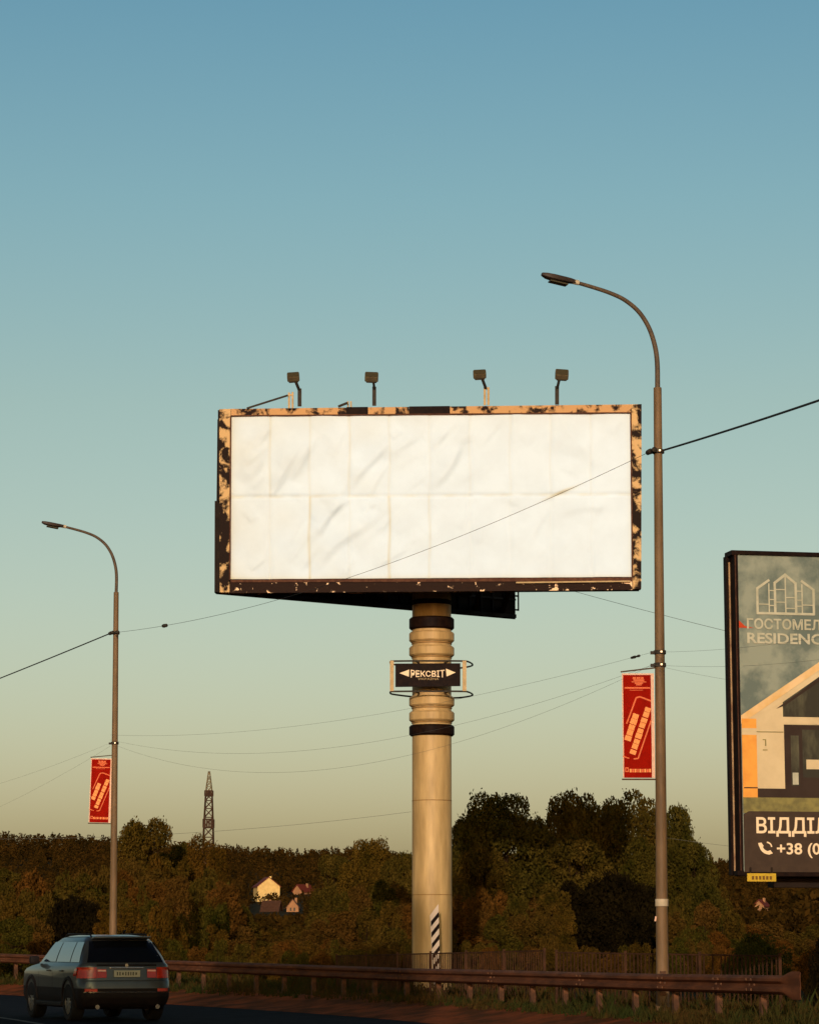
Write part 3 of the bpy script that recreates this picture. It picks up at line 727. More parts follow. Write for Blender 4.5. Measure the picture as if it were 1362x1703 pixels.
# ------------------------------------------------------------------ banners on the lamps
def banner(L, base, cx, Y, xl, xr, yt, yb, label, lean_, grp='red banners hanging from the street lamps'):
    tl = P(xl, yt, Y - .02); tr = P(xr, yt, Y - .02); bl = P(xl, yb, Y - .02)
    w = tr.x - tl.x; h = tl.z - bl.z
    e = empty('lamp_banner', (tl.x, Y - .02, bl.z)); e.rotation_euler = (0, lean_, 0)
    tag(e, label, 'banner', grp)
    u = lambda a: a * w                      # a,b in 0..1, b from the bottom
    vq = lambda b: b * h
    NXb, NYb = 8, 28; wav = lambda x, z: .02 * math.sin(z * 3.1 + x * 2) * math.sin(math.pi * x / w) + .008 * math.sin(z * 9)
    b_ = MB(); v = [(w * i / NXb, wav(w * i / NXb, h * j / NYb), h * j / NYb) for j in range(NYb + 1) for i in range(NXb + 1)]
    f = [(j * (NXb + 1) + i, j * (NXb + 1) + i + 1, (j + 1) * (NXb + 1) + i + 1, (j + 1) * (NXb + 1) + i) for j in range(NYb) for i in range(NXb)]
    b_.add(v, f, 0); b_.add([(x, y + .006, z) for x, y, z in v], [t[::-1] for t in f], 0)
    def strip(pts, mi, off=.008):
        """quad given by 4 (a,b) corners, subdivided so that it follows the cloth"""
        q_ = [(u(a), vq(b)) for a, b in pts]; n = 10; vv_ = []
        for i in range(n + 1):
            t = i / n
            for (p, r_) in ((q_[0], q_[3]), (q_[1], q_[2])):
                x = p[0] + (r_[0] - p[0]) * t; z = p[1] + (r_[1] - p[1]) * t
                vv_.append((x, wav(x, z) - off, z))
        b_.add(vv_, [(2 * i, 2 * i + 1, 2 * i + 3, 2 * i + 2) for i in range(n)], mi)
    def line(a0, b0, a1, b1, wd, mi, off=.008):
        dx, dz = (a1 - a0) * w, (b1 - b0) * h; l_ = math.hypot(dx, dz); nx_, nz2 = -dz / l_ * wd / 2, dx / l_ * wd / 2
        strip([(a0 - nx_ / w, b0 - nz2 / h), (a0 + nx_ / w, b0 + nz2 / h), (a1 + nx_ / w, b1 + nz2 / h), (a1 - nx_ / w, b1 - nz2 / h)], mi, off)
    strip([(.0, 0), (.035, 0), (.035, 1), (.0, 1)], 3); strip([(.905, 0), (1, 0), (1, 1), (.905, 1)], 3)
    strip([(.0, .985), (.905, .985), (.905, 1), (.0, 1)], 3, .007)
    # crest of small blocks, title lines
    for (a, b, ww, hh) in ((.40, .955, .10, .02), (.52, .955, .12, .02), (.66, .955, .08, .02), (.42, .935, .34, .015), (.36, .918, .46, .010), (.46, .905, .26, .012), (.50, .890, .18, .012)):
        strip([(a - .06, b - hh / 2), (a - .06 + ww, b - hh / 2), (a - .06 + ww, b + hh / 2), (a - .06, b + hh / 2)], 1)
    strip([(.08, .853), (.88, .853), (.88, .868), (.08, .868)], 1); strip([(.24, .836), (.66, .836), (.66, .841), (.24, .841)], 1)
    # tilted rounded frame
    line(.13, .515, .44, .765, .028, 1); line(.44, .765, .56, .775, .030, 1); line(.56, .775, .90, .735, .030, 1)
    line(.90, .55, .48, .185, .026, 1); line(.48, .185, .34, .18, .026, 1); line(.0, .205, .20, .185, .022, 1)
    # two tilted columns of lettering too small to read
    for (a0, b0, a1, b1, wd, n) in ((.15, .355, .44, .615, .125, 5), (.30, .225, .83, .680, .120, 9)):
        for i in range(n):
            t0_, t1_ = i / n, (i + 1) / n - (.008 if i % 2 else .022)
            line(a0 + (a1 - a0) * t0_, b0 + (b1 - b0) * t0_, a0 + (a1 - a0) * t1_, b0 + (b1 - b0) * t1_, wd * (.92 if i % 3 else 1), 2, .010)
    # foot line of small print
    strip([(.07, .055), (.18, .055), (.18, .10), (.07, .10)], 1); strip([(.10, .066), (.15, .066), (.15, .088), (.10, .088)], 0, .012)
    for i in range(9): strip([(.21 + i * .076, .052), (.21 + i * .076 + .058, .052), (.21 + i * .076 + .058, .085), (.21 + i * .076, .085)], 1 if i % 2 else 2)
    b_.build('cloth', ['red', 'salmon', 'peach', 'hem'], e)
    px_ = base.x + cx(tl.z) - tl.x
    for zz, nm in ((h + .03, 1), (-.03, 2)):
        b_ = MB(); b_.tube([(-.02, .0, zz), (px_, .02, zz + (.09 if nm == 1 else 0))], .014, 8); b_.build('rod', 'railpost' if nm == 2 else 'pole_thin', e, smooth=True)
banner(LR, lampR_base, cxR, 51.5, 1033.5, 1086.5, 1120, 1293.5, 'bright red banner with a tilted pale frame on the lamp right of the billboard', 0)
banner(LL, lampL_base, cxL, 83.2, 150, 186, 1261, 1367.5, 'smaller looking red banner on the farther lamp above the car', 0.022)

# ------------------------------------------------------------------ overhead cables
def cable(name, pts, r, label, m='cable', ins=(), grp=None):
    e = empty(name, pts[0]); tag(e, label, 'cable', grp)
    o_ = Vector(pts[0]); b_ = MB(); b_.tube([Vector(p) - o_ for p in pts], r, 6); b_.build('strand', m, e, smooth=True)
    sc_ = 1.0 if m == 'cable' else .5
    for t in ins:
        i = int(t * (len(pts) - 1)); p = Vector(pts[i]) - o_; d = (Vector(pts[i + 1]) - Vector(pts[i])).normalized()
        b_ = MB(); b_.tube([p - d * .17, p - d * .14, p - d * .02, p + d * .02, p + d * .14, p + d * .17], [.02, .055 * sc_, .03 * sc_, .06 * sc_, .05 * sc_, .02], 8); b_.build('insulator', 'arm', e, smooth=True)
    return e
def through(px_list, Ya, Yb, n=10):
    """a cable that hangs through these photo points, its distance running from Ya to Yb"""
    pts = []; m_ = len(px_list) - 1; x0, x1 = px_list[0][0], px_list[-1][0]
    for (x, y) in px_list: pts.append(P(x, y, Ya + (Yb - Ya) * (x - x0) / (x1 - x0)))
    return catmull(pts, n)
# perspective makes distance along a straight cable uneven in x, so set it from the two ends
def span(pa, Ya, pb, Yb, s, n=40):
    return sag(P(*pa, Ya), P(*pb, Yb), s, n)
c_main = sag(kR1, kL1, .62, 60)
cable('overhead_cable', c_main, .0052, 'dark cable running between the two street lamps across the big billboard', ins=(.012, .85, .985))
cable('overhead_cable', sag(kR1 + Vector((.25, 0, .02)), P(1700, 545, 33), .05, 30), .020, 'thick dark cable rising to the right edge from the near street lamp', ins=())
cable('overhead_cable', sag(kL1, P(-360, 1262, 118), .12, 30), .020, 'dark cable falling to the left edge from the farther street lamp', ins=(.02,))
T = .0024
cable('thin_cable', sag(kR2, kL2 + Vector((0, 0, .25)), .50, 50), T, 'thin cable from the clamp above the right banner, highest of the three slack ones', 'wire', ins=(.02,))
cable('thin_cable', sag(kR3, kL2 + Vector((0, 0, .1)), .95, 50), T, 'thin cable passing behind the upper part of the right banner, middle of the slack three', 'wire')
cable('thin_cable', sag(kR3, kL2, 1.42, 50), T, 'thin cable hanging lowest between the two street lamps', 'wire')
cable('thin_cable', sag(kR2, P(1700, 985, 36), .2, 40), T * .8, 'thin cable rising from the right lamp across the house poster', 'wire')
cable('thin_cable', sag(kR3, P(1700, 1030, 37), .25, 40), T * .8, 'second thin cable rising from the right lamp below the upper one', 'wire')
cable('thin_cable', sag(kR3, P(1700, 1150, 44), .25, 40), T * .8, 'thin cable running almost level right from the banner clamp', 'wire')
cable('thin_cable', sag(P(900, 968, 100), P(1700, 1160, 70), .15, 40), .007, 'thin cable dropping right from behind the billboard corner', 'wire')
cable('thin_cable', sag(kL2, P(-300, 1350, 120), .6, 40), T, 'thin cable from the farther lamp down to the left edge', 'wire')
cable('thin_cable', sag(kL2 + Vector((0, 0, -.1)), P(-300, 1425, 125), .8, 40), T, 'lower thin cable from the farther lamp down to the left edge', 'wire')
cable('thin_cable', sag(P(-200, 1392, 150), P(684, 1350, 150), .6, 40), .008, 'thin cable almost level just above the treetops on the left', 'wire')
cable('thin_cable', sag(P(1100, 1392, 120), P(1600, 1412, 120), .4, 40), .006, 'thin cable low above the treetops beside the house poster', 'wire')

# ------------------------------------------------------------------ house-poster billboard on the right
S2 = F / 47.0
bl = P(1237.5, 1452, 47.0)
RB = empty('advertising_board', (bl.x, bl.y, 0), 0.0)
RB.rotation_euler = (0, 0, R(11))
tag(RB, 'tall dark framed advertising board with a house poster at the right edge', 'advertising board')
zb_ = bl.z; HP = 528; WP = 1050.0
k2 = 1.0 / S2 / math.cos(PITCH) ** 0          # metres per photo pixel
cR = math.cos(R(11))
def U2(px): return (px - 1237.5) * k2 / cR
def V2(py): return P(1237.5, py, 47.0).z
lay = [0.0]
b_ = MB()
def rect(x0, y0, x1, y1, mi, off, mb=None): (mb or b_).poly([(U2(x0), -off, V2(y1)), (U2(x1), -off, V2(y1)), (U2(x1), -off, V2(y0)), (U2(x0), -off, V2(y0))], mi)
def pl(pts, mi, off): b_.poly([(U2(x), -off, V2(y)) for x, y in pts][::-1], mi)
XR = 1237.5 + WP
rect(1233, 922, XR, 1450, 0, .004)
apx = 1520                                    # ridge of the pictured house, out of the frame
pl([(1238, 1190), (apx, 1001), (XR, 1130), (XR, 1328), (1238, 1328)], 1, .008)                  # walls
pl([(1308, 1158), (apx, 1018), (XR - 10, 1140), (XR - 10, 1191), (1308, 1191)], 2, .012)         # dark gable glazing
pl([(1236, 1190), (apx, 1000), (apx, 1012), (1236, 1204)], 11, .016)                             # lit fascia
pl([(1252, 1196), (apx, 1013), (apx, 1022), (1300, 1172)], 1, .017)                            # pale soffit
pl([(1296, 1178), (apx, 1022), (apx, 1030), (1312, 1172)], 3, .018)
rect(1300, 1192, XR - 20, 1203, 1, .018)                                                        # beam
rect(1309, 1204, XR - 20, 1311, 3, .014); 
x_ = 1320
while x_ < XR - 80:
    rect(x_, 1222, x_ + 14, 1306, 2, .018); rect(x_ + 20, 1212, x_ + 60, 1292, 2, .018)
    rect(x_ + 26, 1262, x_ + 60, 1278, 1, .020); rect(x_ + 2, 1284, x_ + 12, 1304, 7, .020); x_ += 74
rect(1237, 1195, 1262, 1329, 4, .018); rect(1237, 1211, 1262, 1222, 1, .020); rect(1239, 1309, 1262, 1311, 6, .022)
rect(1262, 1311, XR, 1326, 3, .020); rect(1262, 1216, 1308, 1217.2, 5, .020)
rect(1272, 1229, 1278, 1230.4, 5, .021); rect(1276, 1230.4, 1278, 1240, 5, .021); rect(1272, 1246, 1280, 1247.5, 5, .021)
rect(1237, 1326, XR, 1352, 5, .022)
pl([(1237, 1354), (1246, 1349), (XR, 1349), (XR, 1450), (1237, 1450)], 8, .026)                  # dark footer
rect(1258, 1436, XR, 1438, 6, .028)
pl([(1234, 1030), (1246, 1041), (1262, 1044), (1234, 1044)], 9, .012)
# trees of the picture
# logo of three gabled houses
def stroke(pts, wd, mi=7, off=.016):
    for (x0, y0), (x1, y1) in zip(pts[:-1], pts[1:]):
        dx, dy = x1 - x0, y1 - y0; l_ = math.hypot(dx, dy); ex, ey = dx / l_ * wd * .35, dy / l_ * wd * .35
        nx_, ny_ = -dy / l_ * wd / 2, dx / l_ * wd / 2
        pl([(x0 - ex + nx_, y0 - ey + ny_), (x1 + ex + nx_, y1 + ey + ny_), (x1 + ex - nx_, y1 + ey - ny_), (x0 - ex - nx_, y0 - ey - ny_)][::(1 if dx * 1 > -1e9 else -1)], mi, off); off += .0004
stroke([(1298.5, 1019), (1298.5, 968), (1316.5, 954), (1334.5, 968), (1334.5, 1019), (1298.5, 1019)], 4.2)
stroke([(1316.5, 958), (1316.5, 1018)], 2.4, off=.021)
for a, b, c in ((1301, 1316, 979), (1301, 1316, 1000), (1317, 1333, 992), (1317, 1333, 1010)): stroke([(a, c), (b, c)], 1.8, off=.022)
stroke([(1288, 964), (1268, 978), (1268, 1019), (1296, 1019)], 4.0, off=.018)
stroke([(1288, 970), (1288, 1018)], 2.2, off=.022)
for a, b, c in ((1271, 1288, 1004), (1290, 1296, 981), (1290, 1296, 996), (1290, 1296, 1006)): stroke([(a, c), (b, c)], 1.8, off=.023)
stroke([(1345, 964), (1365, 978), (1365, 1019), (1337, 1019)], 4.0, off=.018)
stroke([(1345, 970), (1345, 1018)], 2.2, off=.022)
for a, b, c in ((1346, 1363, 1004), (1337, 1344, 981), (1337, 1344, 996), (1337, 1344, 1006)): stroke([(a, c), (b, c)], 1.8, off=.023)
b_.text('ГОСТОМЕЛЬ', 16.5 * k2, (U2(1249), -.024, V2(1045)), 7, fit=U2(1391) - U2(1249), bold=.006)
b_.text('RESIDENCE', 17.5 * k2, (U2(1249), -.024, V2(1069)), 7, fit=U2(1393) - U2(1249), bold=.006)
b_.text('ВІДДІЛ ПРОДАЖУ', 25 * k2, (U2(1258), -.032, V2(1385)), 10, fit=U2(1560) - U2(1258), bold=.007)
b_.text('+38 (0', 18.5 * k2, (U2(1292), -.032, V2(1420)), 10, fit=U2(1366) - U2(1292), bold=.005)
# handset icon
def arc(cx0, cy0, r0, a0, a1, n=10): return [(cx0 + r0 * math.cos(R(a0 + (a1 - a0) * i / n)), cy0 + r0 * math.sin(R(a0 + (a1 - a0) * i / n))) for i in range(n + 1)]
o_ = arc(1279, 1404, 17, 175, 95); i_ = arc(1279, 1404, 11.5, 95, 175); pl((o_ + i_), 10, .030)
pl([(1260.5, 1402), (1266, 1401), (1270, 1407), (1265, 1410), (1262, 1408)], 10, .0315); pl([(1276, 1415.5), (1281, 1413.5), (1285, 1419), (1278, 1421.5)], 10, .0315)
o_ = arc(1275, 1409, 9.5, -88, -5); i_ = arc(1275, 1409, 7.2, -5, -88); pl(o_ + i_, 10, .031)
b_.build('poster', ['sp_sky', 'sp_cream', 'sp_window', 'sp_dark', 'sp_orange', 'sp_grass', 'sp_soil', 'sp_pale', 'sp_soil', 'sp_red', 'sp_text', 'sp_fascia'], RB)
def frbar(name, x0, y0, x1, y1, m, dep=(-.06, .22), parent=RB):
    b2 = MB(); b2.slab([(U2(x0), V2(y1)), (U2(x1), V2(y1)), (U2(x1), V2(y0)), (U2(x0), V2(y0))], dep[0], dep[1], 0); return b2.build(name, m, parent)
frbar('top_frame', 1228, 916, XR + 6, 922.4, 'black'); frbar('bottom_frame', 1228, 1450.4, XR + 6, 1457, 'black', (-.05, .22))
frbar('side_frame', 1228, 922.6, 1234.4, 1450.2, 'black'); frbar('side_frame', XR, 922.6, XR + 6, 1450.2, 'black')
frbar('side_trim', 1229.0, 924, 1230.0, 1448, 'rust_edge', (-.075, -.062))
frbar('backing', 1232, 920, XR + 3, 1453, 'sheet_dark', (.02, .16))
# the second face turned away behind it
b2 = MB(); q0 = Vector((U2(1227.5), .28, 0)); q1 = q0 + Vector((8.6, 6.6, 0))
b2.bar(q0 + Vector((0, 0, V2(923))), q0 + Vector((0, 0, V2(1455))), .15, .12); b2.build('rear_frame', 'black', RB)
b2 = MB(); b2.add([q0 + Vector((.1, .12, V2(1450))), q1 + Vector((0, 0, V2(1450))), q1 + Vector((0, 0, V2(925))), q0 + Vector((.1, .12, V2(925)))], [(0, 1, 2, 3)])
b2.add([q0 + Vector((.02, .20, V2(1450))), q1 + Vector((-.08, .1, V2(1450))), q1 + Vector((-.08, .1, V2(925))), q0 + Vector((.02, .20, V2(925)))], [(3, 2, 1, 0)])
b2.build('rear_panel', 'sheet_dark', RB)
b2 = MB(); b2.bar(q0 + Vector((-.005, -.085, V2(933))), q0 + Vector((-.005, -.085, V2(1449))), .03, .03); b2.build('lit_edge_strip', 'lit_edge', RB)  # pale bar put in as the lit line between the two faces
b2 = MB(); b2.box((U2(1229), .12, V2(920)), (.12, .4, .08)); b2.box((U2(1229), .12, V2(1452)), (.12, .4, .08)); b2.build('corner_tie', 'black', RB)
# column and beam out to the right
b2 = MB(); b2.lathe([(.42, 0), (.42, V2(1458))], (U2(1237.5 + WP / 2), 1.6, 0), 32); b2.build('column', 'dark_steel', RB, smooth=True)
b2 = MB(); b2.bar((U2(1300), .6, V2(1458) - .02), (U2(XR - 60), .6, V2(1458) - .02), .3, .3); b2.bar((U2(1237.5 + WP / 2), 0, V2(1458) - .02), (U2(1237.5 + WP / 2), 4.5, V2(1458) - .02), .3, .3); b2.build('under_beam', 'dark_steel', RB)
b2 = MB(); b2.slab([(U2(1239.5), V2(1466)), (U2(1288), V2(1466)), (U2(1288), V2(1452.5)), (U2(1239.5), V2(1452.5))], -.085, -.065, 0)
for i in range(6): b2.poly([(U2(1247 + i * 6), -.087, V2(1463)), (U2(1251 + i * 6), -.087, V2(1463)), (U2(1251 + i * 6), -.087, V2(1457)), (U2(1247 + i * 6), -.087, V2(1457))], 1)
b2.build('yellow_plate', ['yellow', 'yellow_text'], RB)
for xx in (1246, 1282):
    b2 = MB(); b2.box((U2(xx), -.056, V2(1452)), (.03, .012, .20)); b2.build('plate_hook', 'dark_steel', RB)

# ------------------------------------------------------------------ lattice mast
TM = P(345, 1565, 420); TM.z = 0
tw = empty('lattice_mast', (TM.x, TM.y, gz1(TM.x, TM.y) - .5)); tag(tw, 'slender lattice radio mast rising behind the treetops on the left', 'mast')
ztip = P(345, 1283, 420).z - tw.location.z; bz = 0
kk = 420 / F
def hwid(z):
    y = 1565 - (z + tw.location.z - CAMZ) / kk
    return kk * float(np.interp(y, [1283, 1300, 1319, 1380, 1565], [.4, 2.6, 5.0, 7.6, 13]))
zs = []; z = 0.0
while z < ztip - .6: zs.append(z); z += max(.8, 2 * hwid(z) * 1.05)
zs.append(ztip)
def mast_band(z0, z1):
    y = 1565 - ((z0 + z1) / 2 + tw.location.z - CAMZ) / kk
    return 0 if (1316 < y < 1372 or y > 1384) else 1 if y < 1316 else 0
parts_ = {}
for i in range(len(zs) - 1):
    z0, z1 = zs[i], zs[i + 1]; a, b = hwid(z0), hwid(z1); y = 1565 - ((z0 + z1) / 2 + tw.location.z - CAMZ) / kk
    key = 'upper_section' if y < 1318 else 'middle_section' if y < 1364 else 'lower_section'
    mb_ = parts_.setdefault(key, MB()); t_ = .10 if y > 1318 else .08
    C4 = [(-1, -1), (1, -1), (1, 1), (-1, 1)]
    for j in range(4):
        (x0, y0), (x1, y1) = C4[j], C4[(j + 1) % 4]
        mb_.bar((x0 * a, y0 * a, z0), (x0 * b, y0 * b, z1), t_ * 1.5, t_ * 1.5)
        mb_.bar((x0 * a, y0 * a, z0), (x1 * b, y1 * b, z1), t_, t_); mb_.bar((x1 * a, y1 * a, z0), (x0 * b, y0 * b, z1), t_, t_)
        mb_.bar((x0 * b, y0 * b, z1), (x1 * b, y1 * b, z1), t_, t_)
for key, mb_ in parts_.items(): mb_.build(key, 'tower_pale' if key == 'upper_section' else 'tower_dark', tw)
for (ya, yb) in ((1319, 1328), (1366, 1380)):
    za, zb2 = [kk * (1565 - y_) + CAMZ - tw.location.z for y_ in (yb, ya)]; w_ = hwid((za + zb2) / 2) + .12
    b_ = MB(); b_.box((0, 0, za), (2 * w_, 2 * w_, .12)); b_.box((0, 0, zb2), (2 * w_, 2 * w_, .12))
    for sx, sy in ((-1, -1), (1, -1), (1, 1), (-1, 1)): b_.box((sx * w_, sy * w_, (za + zb2) / 2), (.14, .14, zb2 - za))
    for i in range(4): b_.box((-w_ + .3 + i * (2 * w_ - .6) / 3, -w_ - .05, (za + zb2) / 2), (.26, .14, (zb2 - za) * .85))
    b_.build('antenna_platform', 'tower_dark', tw)

# ------------------------------------------------------------------ houses on the hillside
def house(px, py, Y, w, d, hw_, hr, rz, wall, roof, label, wins=1, name='house'):
    p = P(px, py, Y); e = empty(name, (p.x, p.y, p.z), R(rz)); tag(e, label, 'house')
    b_ = MB(); hw2 = w / 2
    b_.add([(-hw2, -d / 2, -6), (hw2, -d / 2, -6), (hw2, -d / 2, hw_), (0, -d / 2, hw_ + hr), (-hw2, -d / 2, hw_),
            (-hw2, d / 2, -6), (hw2, d / 2, -6), (hw2, d / 2, hw_), (0, d / 2, hw_ + hr), (-hw2, d / 2, hw_)],
           [(0, 1, 2, 3, 4), (9, 8, 7, 6, 5), (0, 4, 9, 5), (1, 6, 7, 2)]); b_.build('wall', wall, e)
    b_ = MB(); ov = .5; sl = hr / hw2
    for s_ in (-1, 1):
        a = Vector((0, -d / 2 - ov, hw_ + hr + .05)); b = Vector((s_ * (hw2 + ov), -d / 2 - ov, hw_ - ov * sl + .05))
        n_ = Vector((0, 0, .25)); L_ = Vector((0, d + 2 * ov, 0))
        b_.add([a, b, b + L_, a + L_, a + n_, b + n_, b + L_ + n_, a + L_ + n_], [(0, 1, 2, 3), (4, 7, 6, 5), (0, 4, 5, 1), (1, 5, 6, 2), (2, 6, 7, 3)])
    rf = b_.build('roof', roof, e)
    b_ = MB(); b_.box((hw2 * .4, d * .15, hw_ + hr * .9), (.7, .7, 1.8)); b_.build('chimney', wall, rf)
    for i in range(wins):
        b_ = MB(); x_ = (i - (wins - 1) / 2) * w * .32; b_.box((x_, -d / 2 - .02, hw_ * .75), (w * .13, .06, hw_ * .38)); b_.build('window', 'glass_dark', e)
    return e
house(443.5, 1491, 1000, 8.2, 10, 3.6, 3.2, 12, 'plaster', 'roofred', 'pale sunlit gabled house with a red roof, highest on the wooded hillside', 0)
b_ = MB(); hs = P(455, 1492, 994)
house(488, 1523, 850, 3.7, 11.5, 2.6, 2.3, -0, 'plaster2', 'roofbrown', 'small pinkish gable with two windows below the pale house', 2)
house(452, 1523, 853, 9.5, 5, 1.2, 3.2, 84, 'plaster2', 'roofbrown', 'long low brown roofed house joined left of the small pinkish gable', 0)
house(505, 1489, 1080, 4.4, 8, 1.6, 2.4, -35, 'plaster2', 'roofred', 'half hidden small house with a dark red roof right of the pale house', 0)
house(1266, 1512, 820, 3.0, 5, 1.1, 1.5, -25, 'plaster2', 'roofred', 'tiny red roofed house in the trees below the house poster', 0)

# ------------------------------------------------------------------ foliage
def leaf_quads(centers, size, r, up=.25):
    """random oriented quads, numpy -> verts (4N,3)"""
    n = len(centers); a = r.normal(size=(n, 3)); a /= np.linalg.norm(a, axis=1)[:, None]
    b = r.normal(size=(n, 3)); b -= (b * a).sum(1)[:, None] * a; b /= np.linalg.norm(b, axis=1)[:, None]
    sz = (size * r.uniform(.6, 1.35, n))[:, None] if np.ndim(size) == 0 else (size * r.uniform(.6, 1.35, n))[:, None]
    a = a * sz; b = b * sz * .55
    return np.stack([centers - a * .5, centers - b * .5 + a * .1, centers + a * .5, centers + b * .5 + a * .05], 1).reshape(-1, 3)
def quads_mesh(name, V, m):
    me = bpy.data.meshes.new(name); n = len(V) // 4
    me.vertices.add(4 * n); me.vertices.foreach_set('co', V.astype(np.float32).ravel())
    me.loops.add(4 * n); me.loops.foreach_set('vertex_index', np.arange(4 * n, dtype=np.int32))
    me.polygons.add(n); me.polygons.foreach_set('loop_start', np.arange(0, 4 * n, 4, dtype=np.int32))
    me.materials.append(M[m]); me.update(); me.validate(); return me

def crown_points(r, kind, n):
    """unit tree, height 1, crown radius about .4"""
    if kind == 'round': nb, zr, base, rad_ = 34, (.30, .92), .18, .40
    elif kind == 'tall': nb, zr, base, rad_ = 30, (.22, .95), .12, .28
    elif kind == 'bush': nb, zr, base, rad_ = 26, (.12, .85), .02, .55
    else: nb, zr, base, rad_ = 24, (.25, .95), .1, .34
    cs, rs = [], []
    for i in range(nb):
        t = r.uniform(0, 1); z = zr[0] + (zr[1] - zr[0]) * t
        prof_ = math.sin(math.pi * min(1, max(0, (z - base) / (1.04 - base))) ** (.75 if kind != 'bush' else .55)) ** .6
        a = r.uniform(0, 6.283); q = rad_ * prof_ * math.sqrt(r.uniform(.15, 1)) * .86
        cs.append((q * math.cos(a), q * math.sin(a), z)); rs.append(rad_ * r.uniform(.20, .42) * (.6 + .5 * prof_))
    cs = np.array(cs); rs = np.array(rs)
    w = rs ** 2; pick = r.choice(nb, n, p=w / w.sum())
    d = r.normal(size=(n, 3)); d /= np.linalg.norm(d, axis=1)[:, None]
    rr = rs[pick] * r.uniform(.35, 1.0, n) ** .45
    # ragged: some sprigs stick out of each clump
    out = r.random(n) < .07; rr[out] *= r.uniform(1.05, 1.35, out.sum())
    pts = cs[pick] + d * rr[:, None] * np.array([1, 1, .8])
    return pts[pts[:, 2] > .03], cs
LEAFM = ['leafA', 'leafB', 'leafC', 'leafD', 'leafE']
protos = {}; crown_r = {}
def make_proto(kind, seed, nleaf, size, m):
    r = np.random.default_rng(seed); pts, cs = crown_points(r, kind, nleaf)
    V = leaf_quads(pts, size, r)
    cm = quads_mesh('crown', V, m)
    global crown_r
    crown_r[cm.name] = float(np.percentile(np.hypot(pts[:, 0], pts[:, 1]), 96))
    tb = MB(); tb.tube([(0, 0, -.02), (.01, 0, .2), (0, .01, .45), (.01, 0, .75)], [.028, .022, .015, .006], 8)
    for c in cs[:9]:
        z0_ = r.uniform(.12, .5); tb.tube([(0, 0, z0_), (c[0] * .5, c[1] * .5, (z0_ + c[2]) / 2), tuple(c)], [.011, .007, .003], 5)
    to = tb.build('trunk', 'bark', None); tm = to.data; bpy.data.objects.remove(to)
    return cm, tm
def tree(key, x, y, h, wf, label, group=None, name='tree', cat='tree', sink=.0):
    cm, tm = protos[key]
    e = empty(name, (x, y, gz1(x, y) - sink), random.uniform(0, 6.28)); e.scale = (h * wf, h * wf, h)
    tag(e, label, cat, group)
    c = bpy.data.objects.new('crown', cm); COL.objects.link(c); c.parent = e
    t = bpy.data.objects.new('trunk', tm); COL.objects.link(t); t.parent = e
    return e
for i in range(3):
    protos['roundB%d' % i] = make_proto('round', 100 + i, 26000, .024, 'leafB')
    protos['bushA%d' % i] = make_proto('bush', 110 + i, 9000, .045, 'leafA')
    protos['bushC%d' % i] = make_proto('bush', 120 + i, 9000, .045, 'leafC')
    protos['tallA%d' % i] = make_proto('tall', 130 + i, 9000, .034, 'leafA')
    protos['tallC%d' % i] = make_proto('tall', 140 + i, 9000, .034, 'leafC')
protos['bushE'] = make_proto('bush', 150, 7000, .045, 'leafE')
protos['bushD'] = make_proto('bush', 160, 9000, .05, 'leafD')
protos['roundA'] = make_proto('round', 170, 26000, .024, 'leafA')

def tree_px(key, px, ytop, Y, wpx, label, group=None, **kw):
    p = P(px, ytop, Y); h = p.z - gz1(p.x, Y); w = wpx / F * Y
    base_w = 2 * crown_r[protos[key][0].name]
    return tree(key, p.x, Y, h, w / (base_w * h), label, group, **kw)
BIG = [('roundB1', 880, 1350, 128, 90, 'dark crown tucked between the two round-topped trees'),
       ('roundB0', 1000, 1335, 128, 110, 'dark crown filling behind the two highest right-hand trees'),
       ('roundA', 800, 1400, 116, 120, 'olive crown low beside the right of the billboard column'),
       ('roundA', 1085, 1385, 116, 130, 'olive crown low behind the near lamp post'),
       ('roundB1', 960, 1385, 117, 150, 'dark broad crown over the dark hollow'),
       ('roundB0', 838, 1316, 118, 165, 'broad dark round-topped tree just right of the billboard column'),
       ('roundB1', 778, 1352, 124, 110, 'dark tree touching the right side of the billboard column'),
       ('roundB2', 952, 1308, 122, 130, 'dark domed tree in the middle of the right-hand clump'),
       ('roundA', 1045, 1306, 120, 150, 'tallest olive tree with a rounded crown behind the right banner'),
       ('roundB0', 1108, 1338, 126, 110, 'dark tree whose crown shows right of the near lamp post'),
       ('roundB1', 1150, 1392, 122, 110, 'lower dark tree sloping down right of the near lamp post'),
       ('roundA', 905, 1384, 130, 120, 'dark lower crown filling the dip between the two round-topped trees'),
       ('roundB1', 242, 1357, 150, 120, 'dark tree with the highest ragged top left of the lattice mast'),
       ('roundA', 343, 1382, 152, 90, 'olive tree standing right under the lattice mast'),
       ('roundB2', 296, 1396, 156, 100, 'dark tree between the highest left tree and the mast'),
       ('roundB0', 612, 1394, 170, 95, 'dark tree rising on the skyline left of the billboard column'),
       ('roundB2', 668, 1412, 165, 85, 'dark tree half behind the left side of the billboard column'),
       ('roundB1', 560, 1418, 175, 90, 'dark tree left of the skyline tree beside the billboard column')]
for key, px, yt, Y, w, lab in BIG: tree_px(key, px, yt, Y, w, lab, sink=.1)
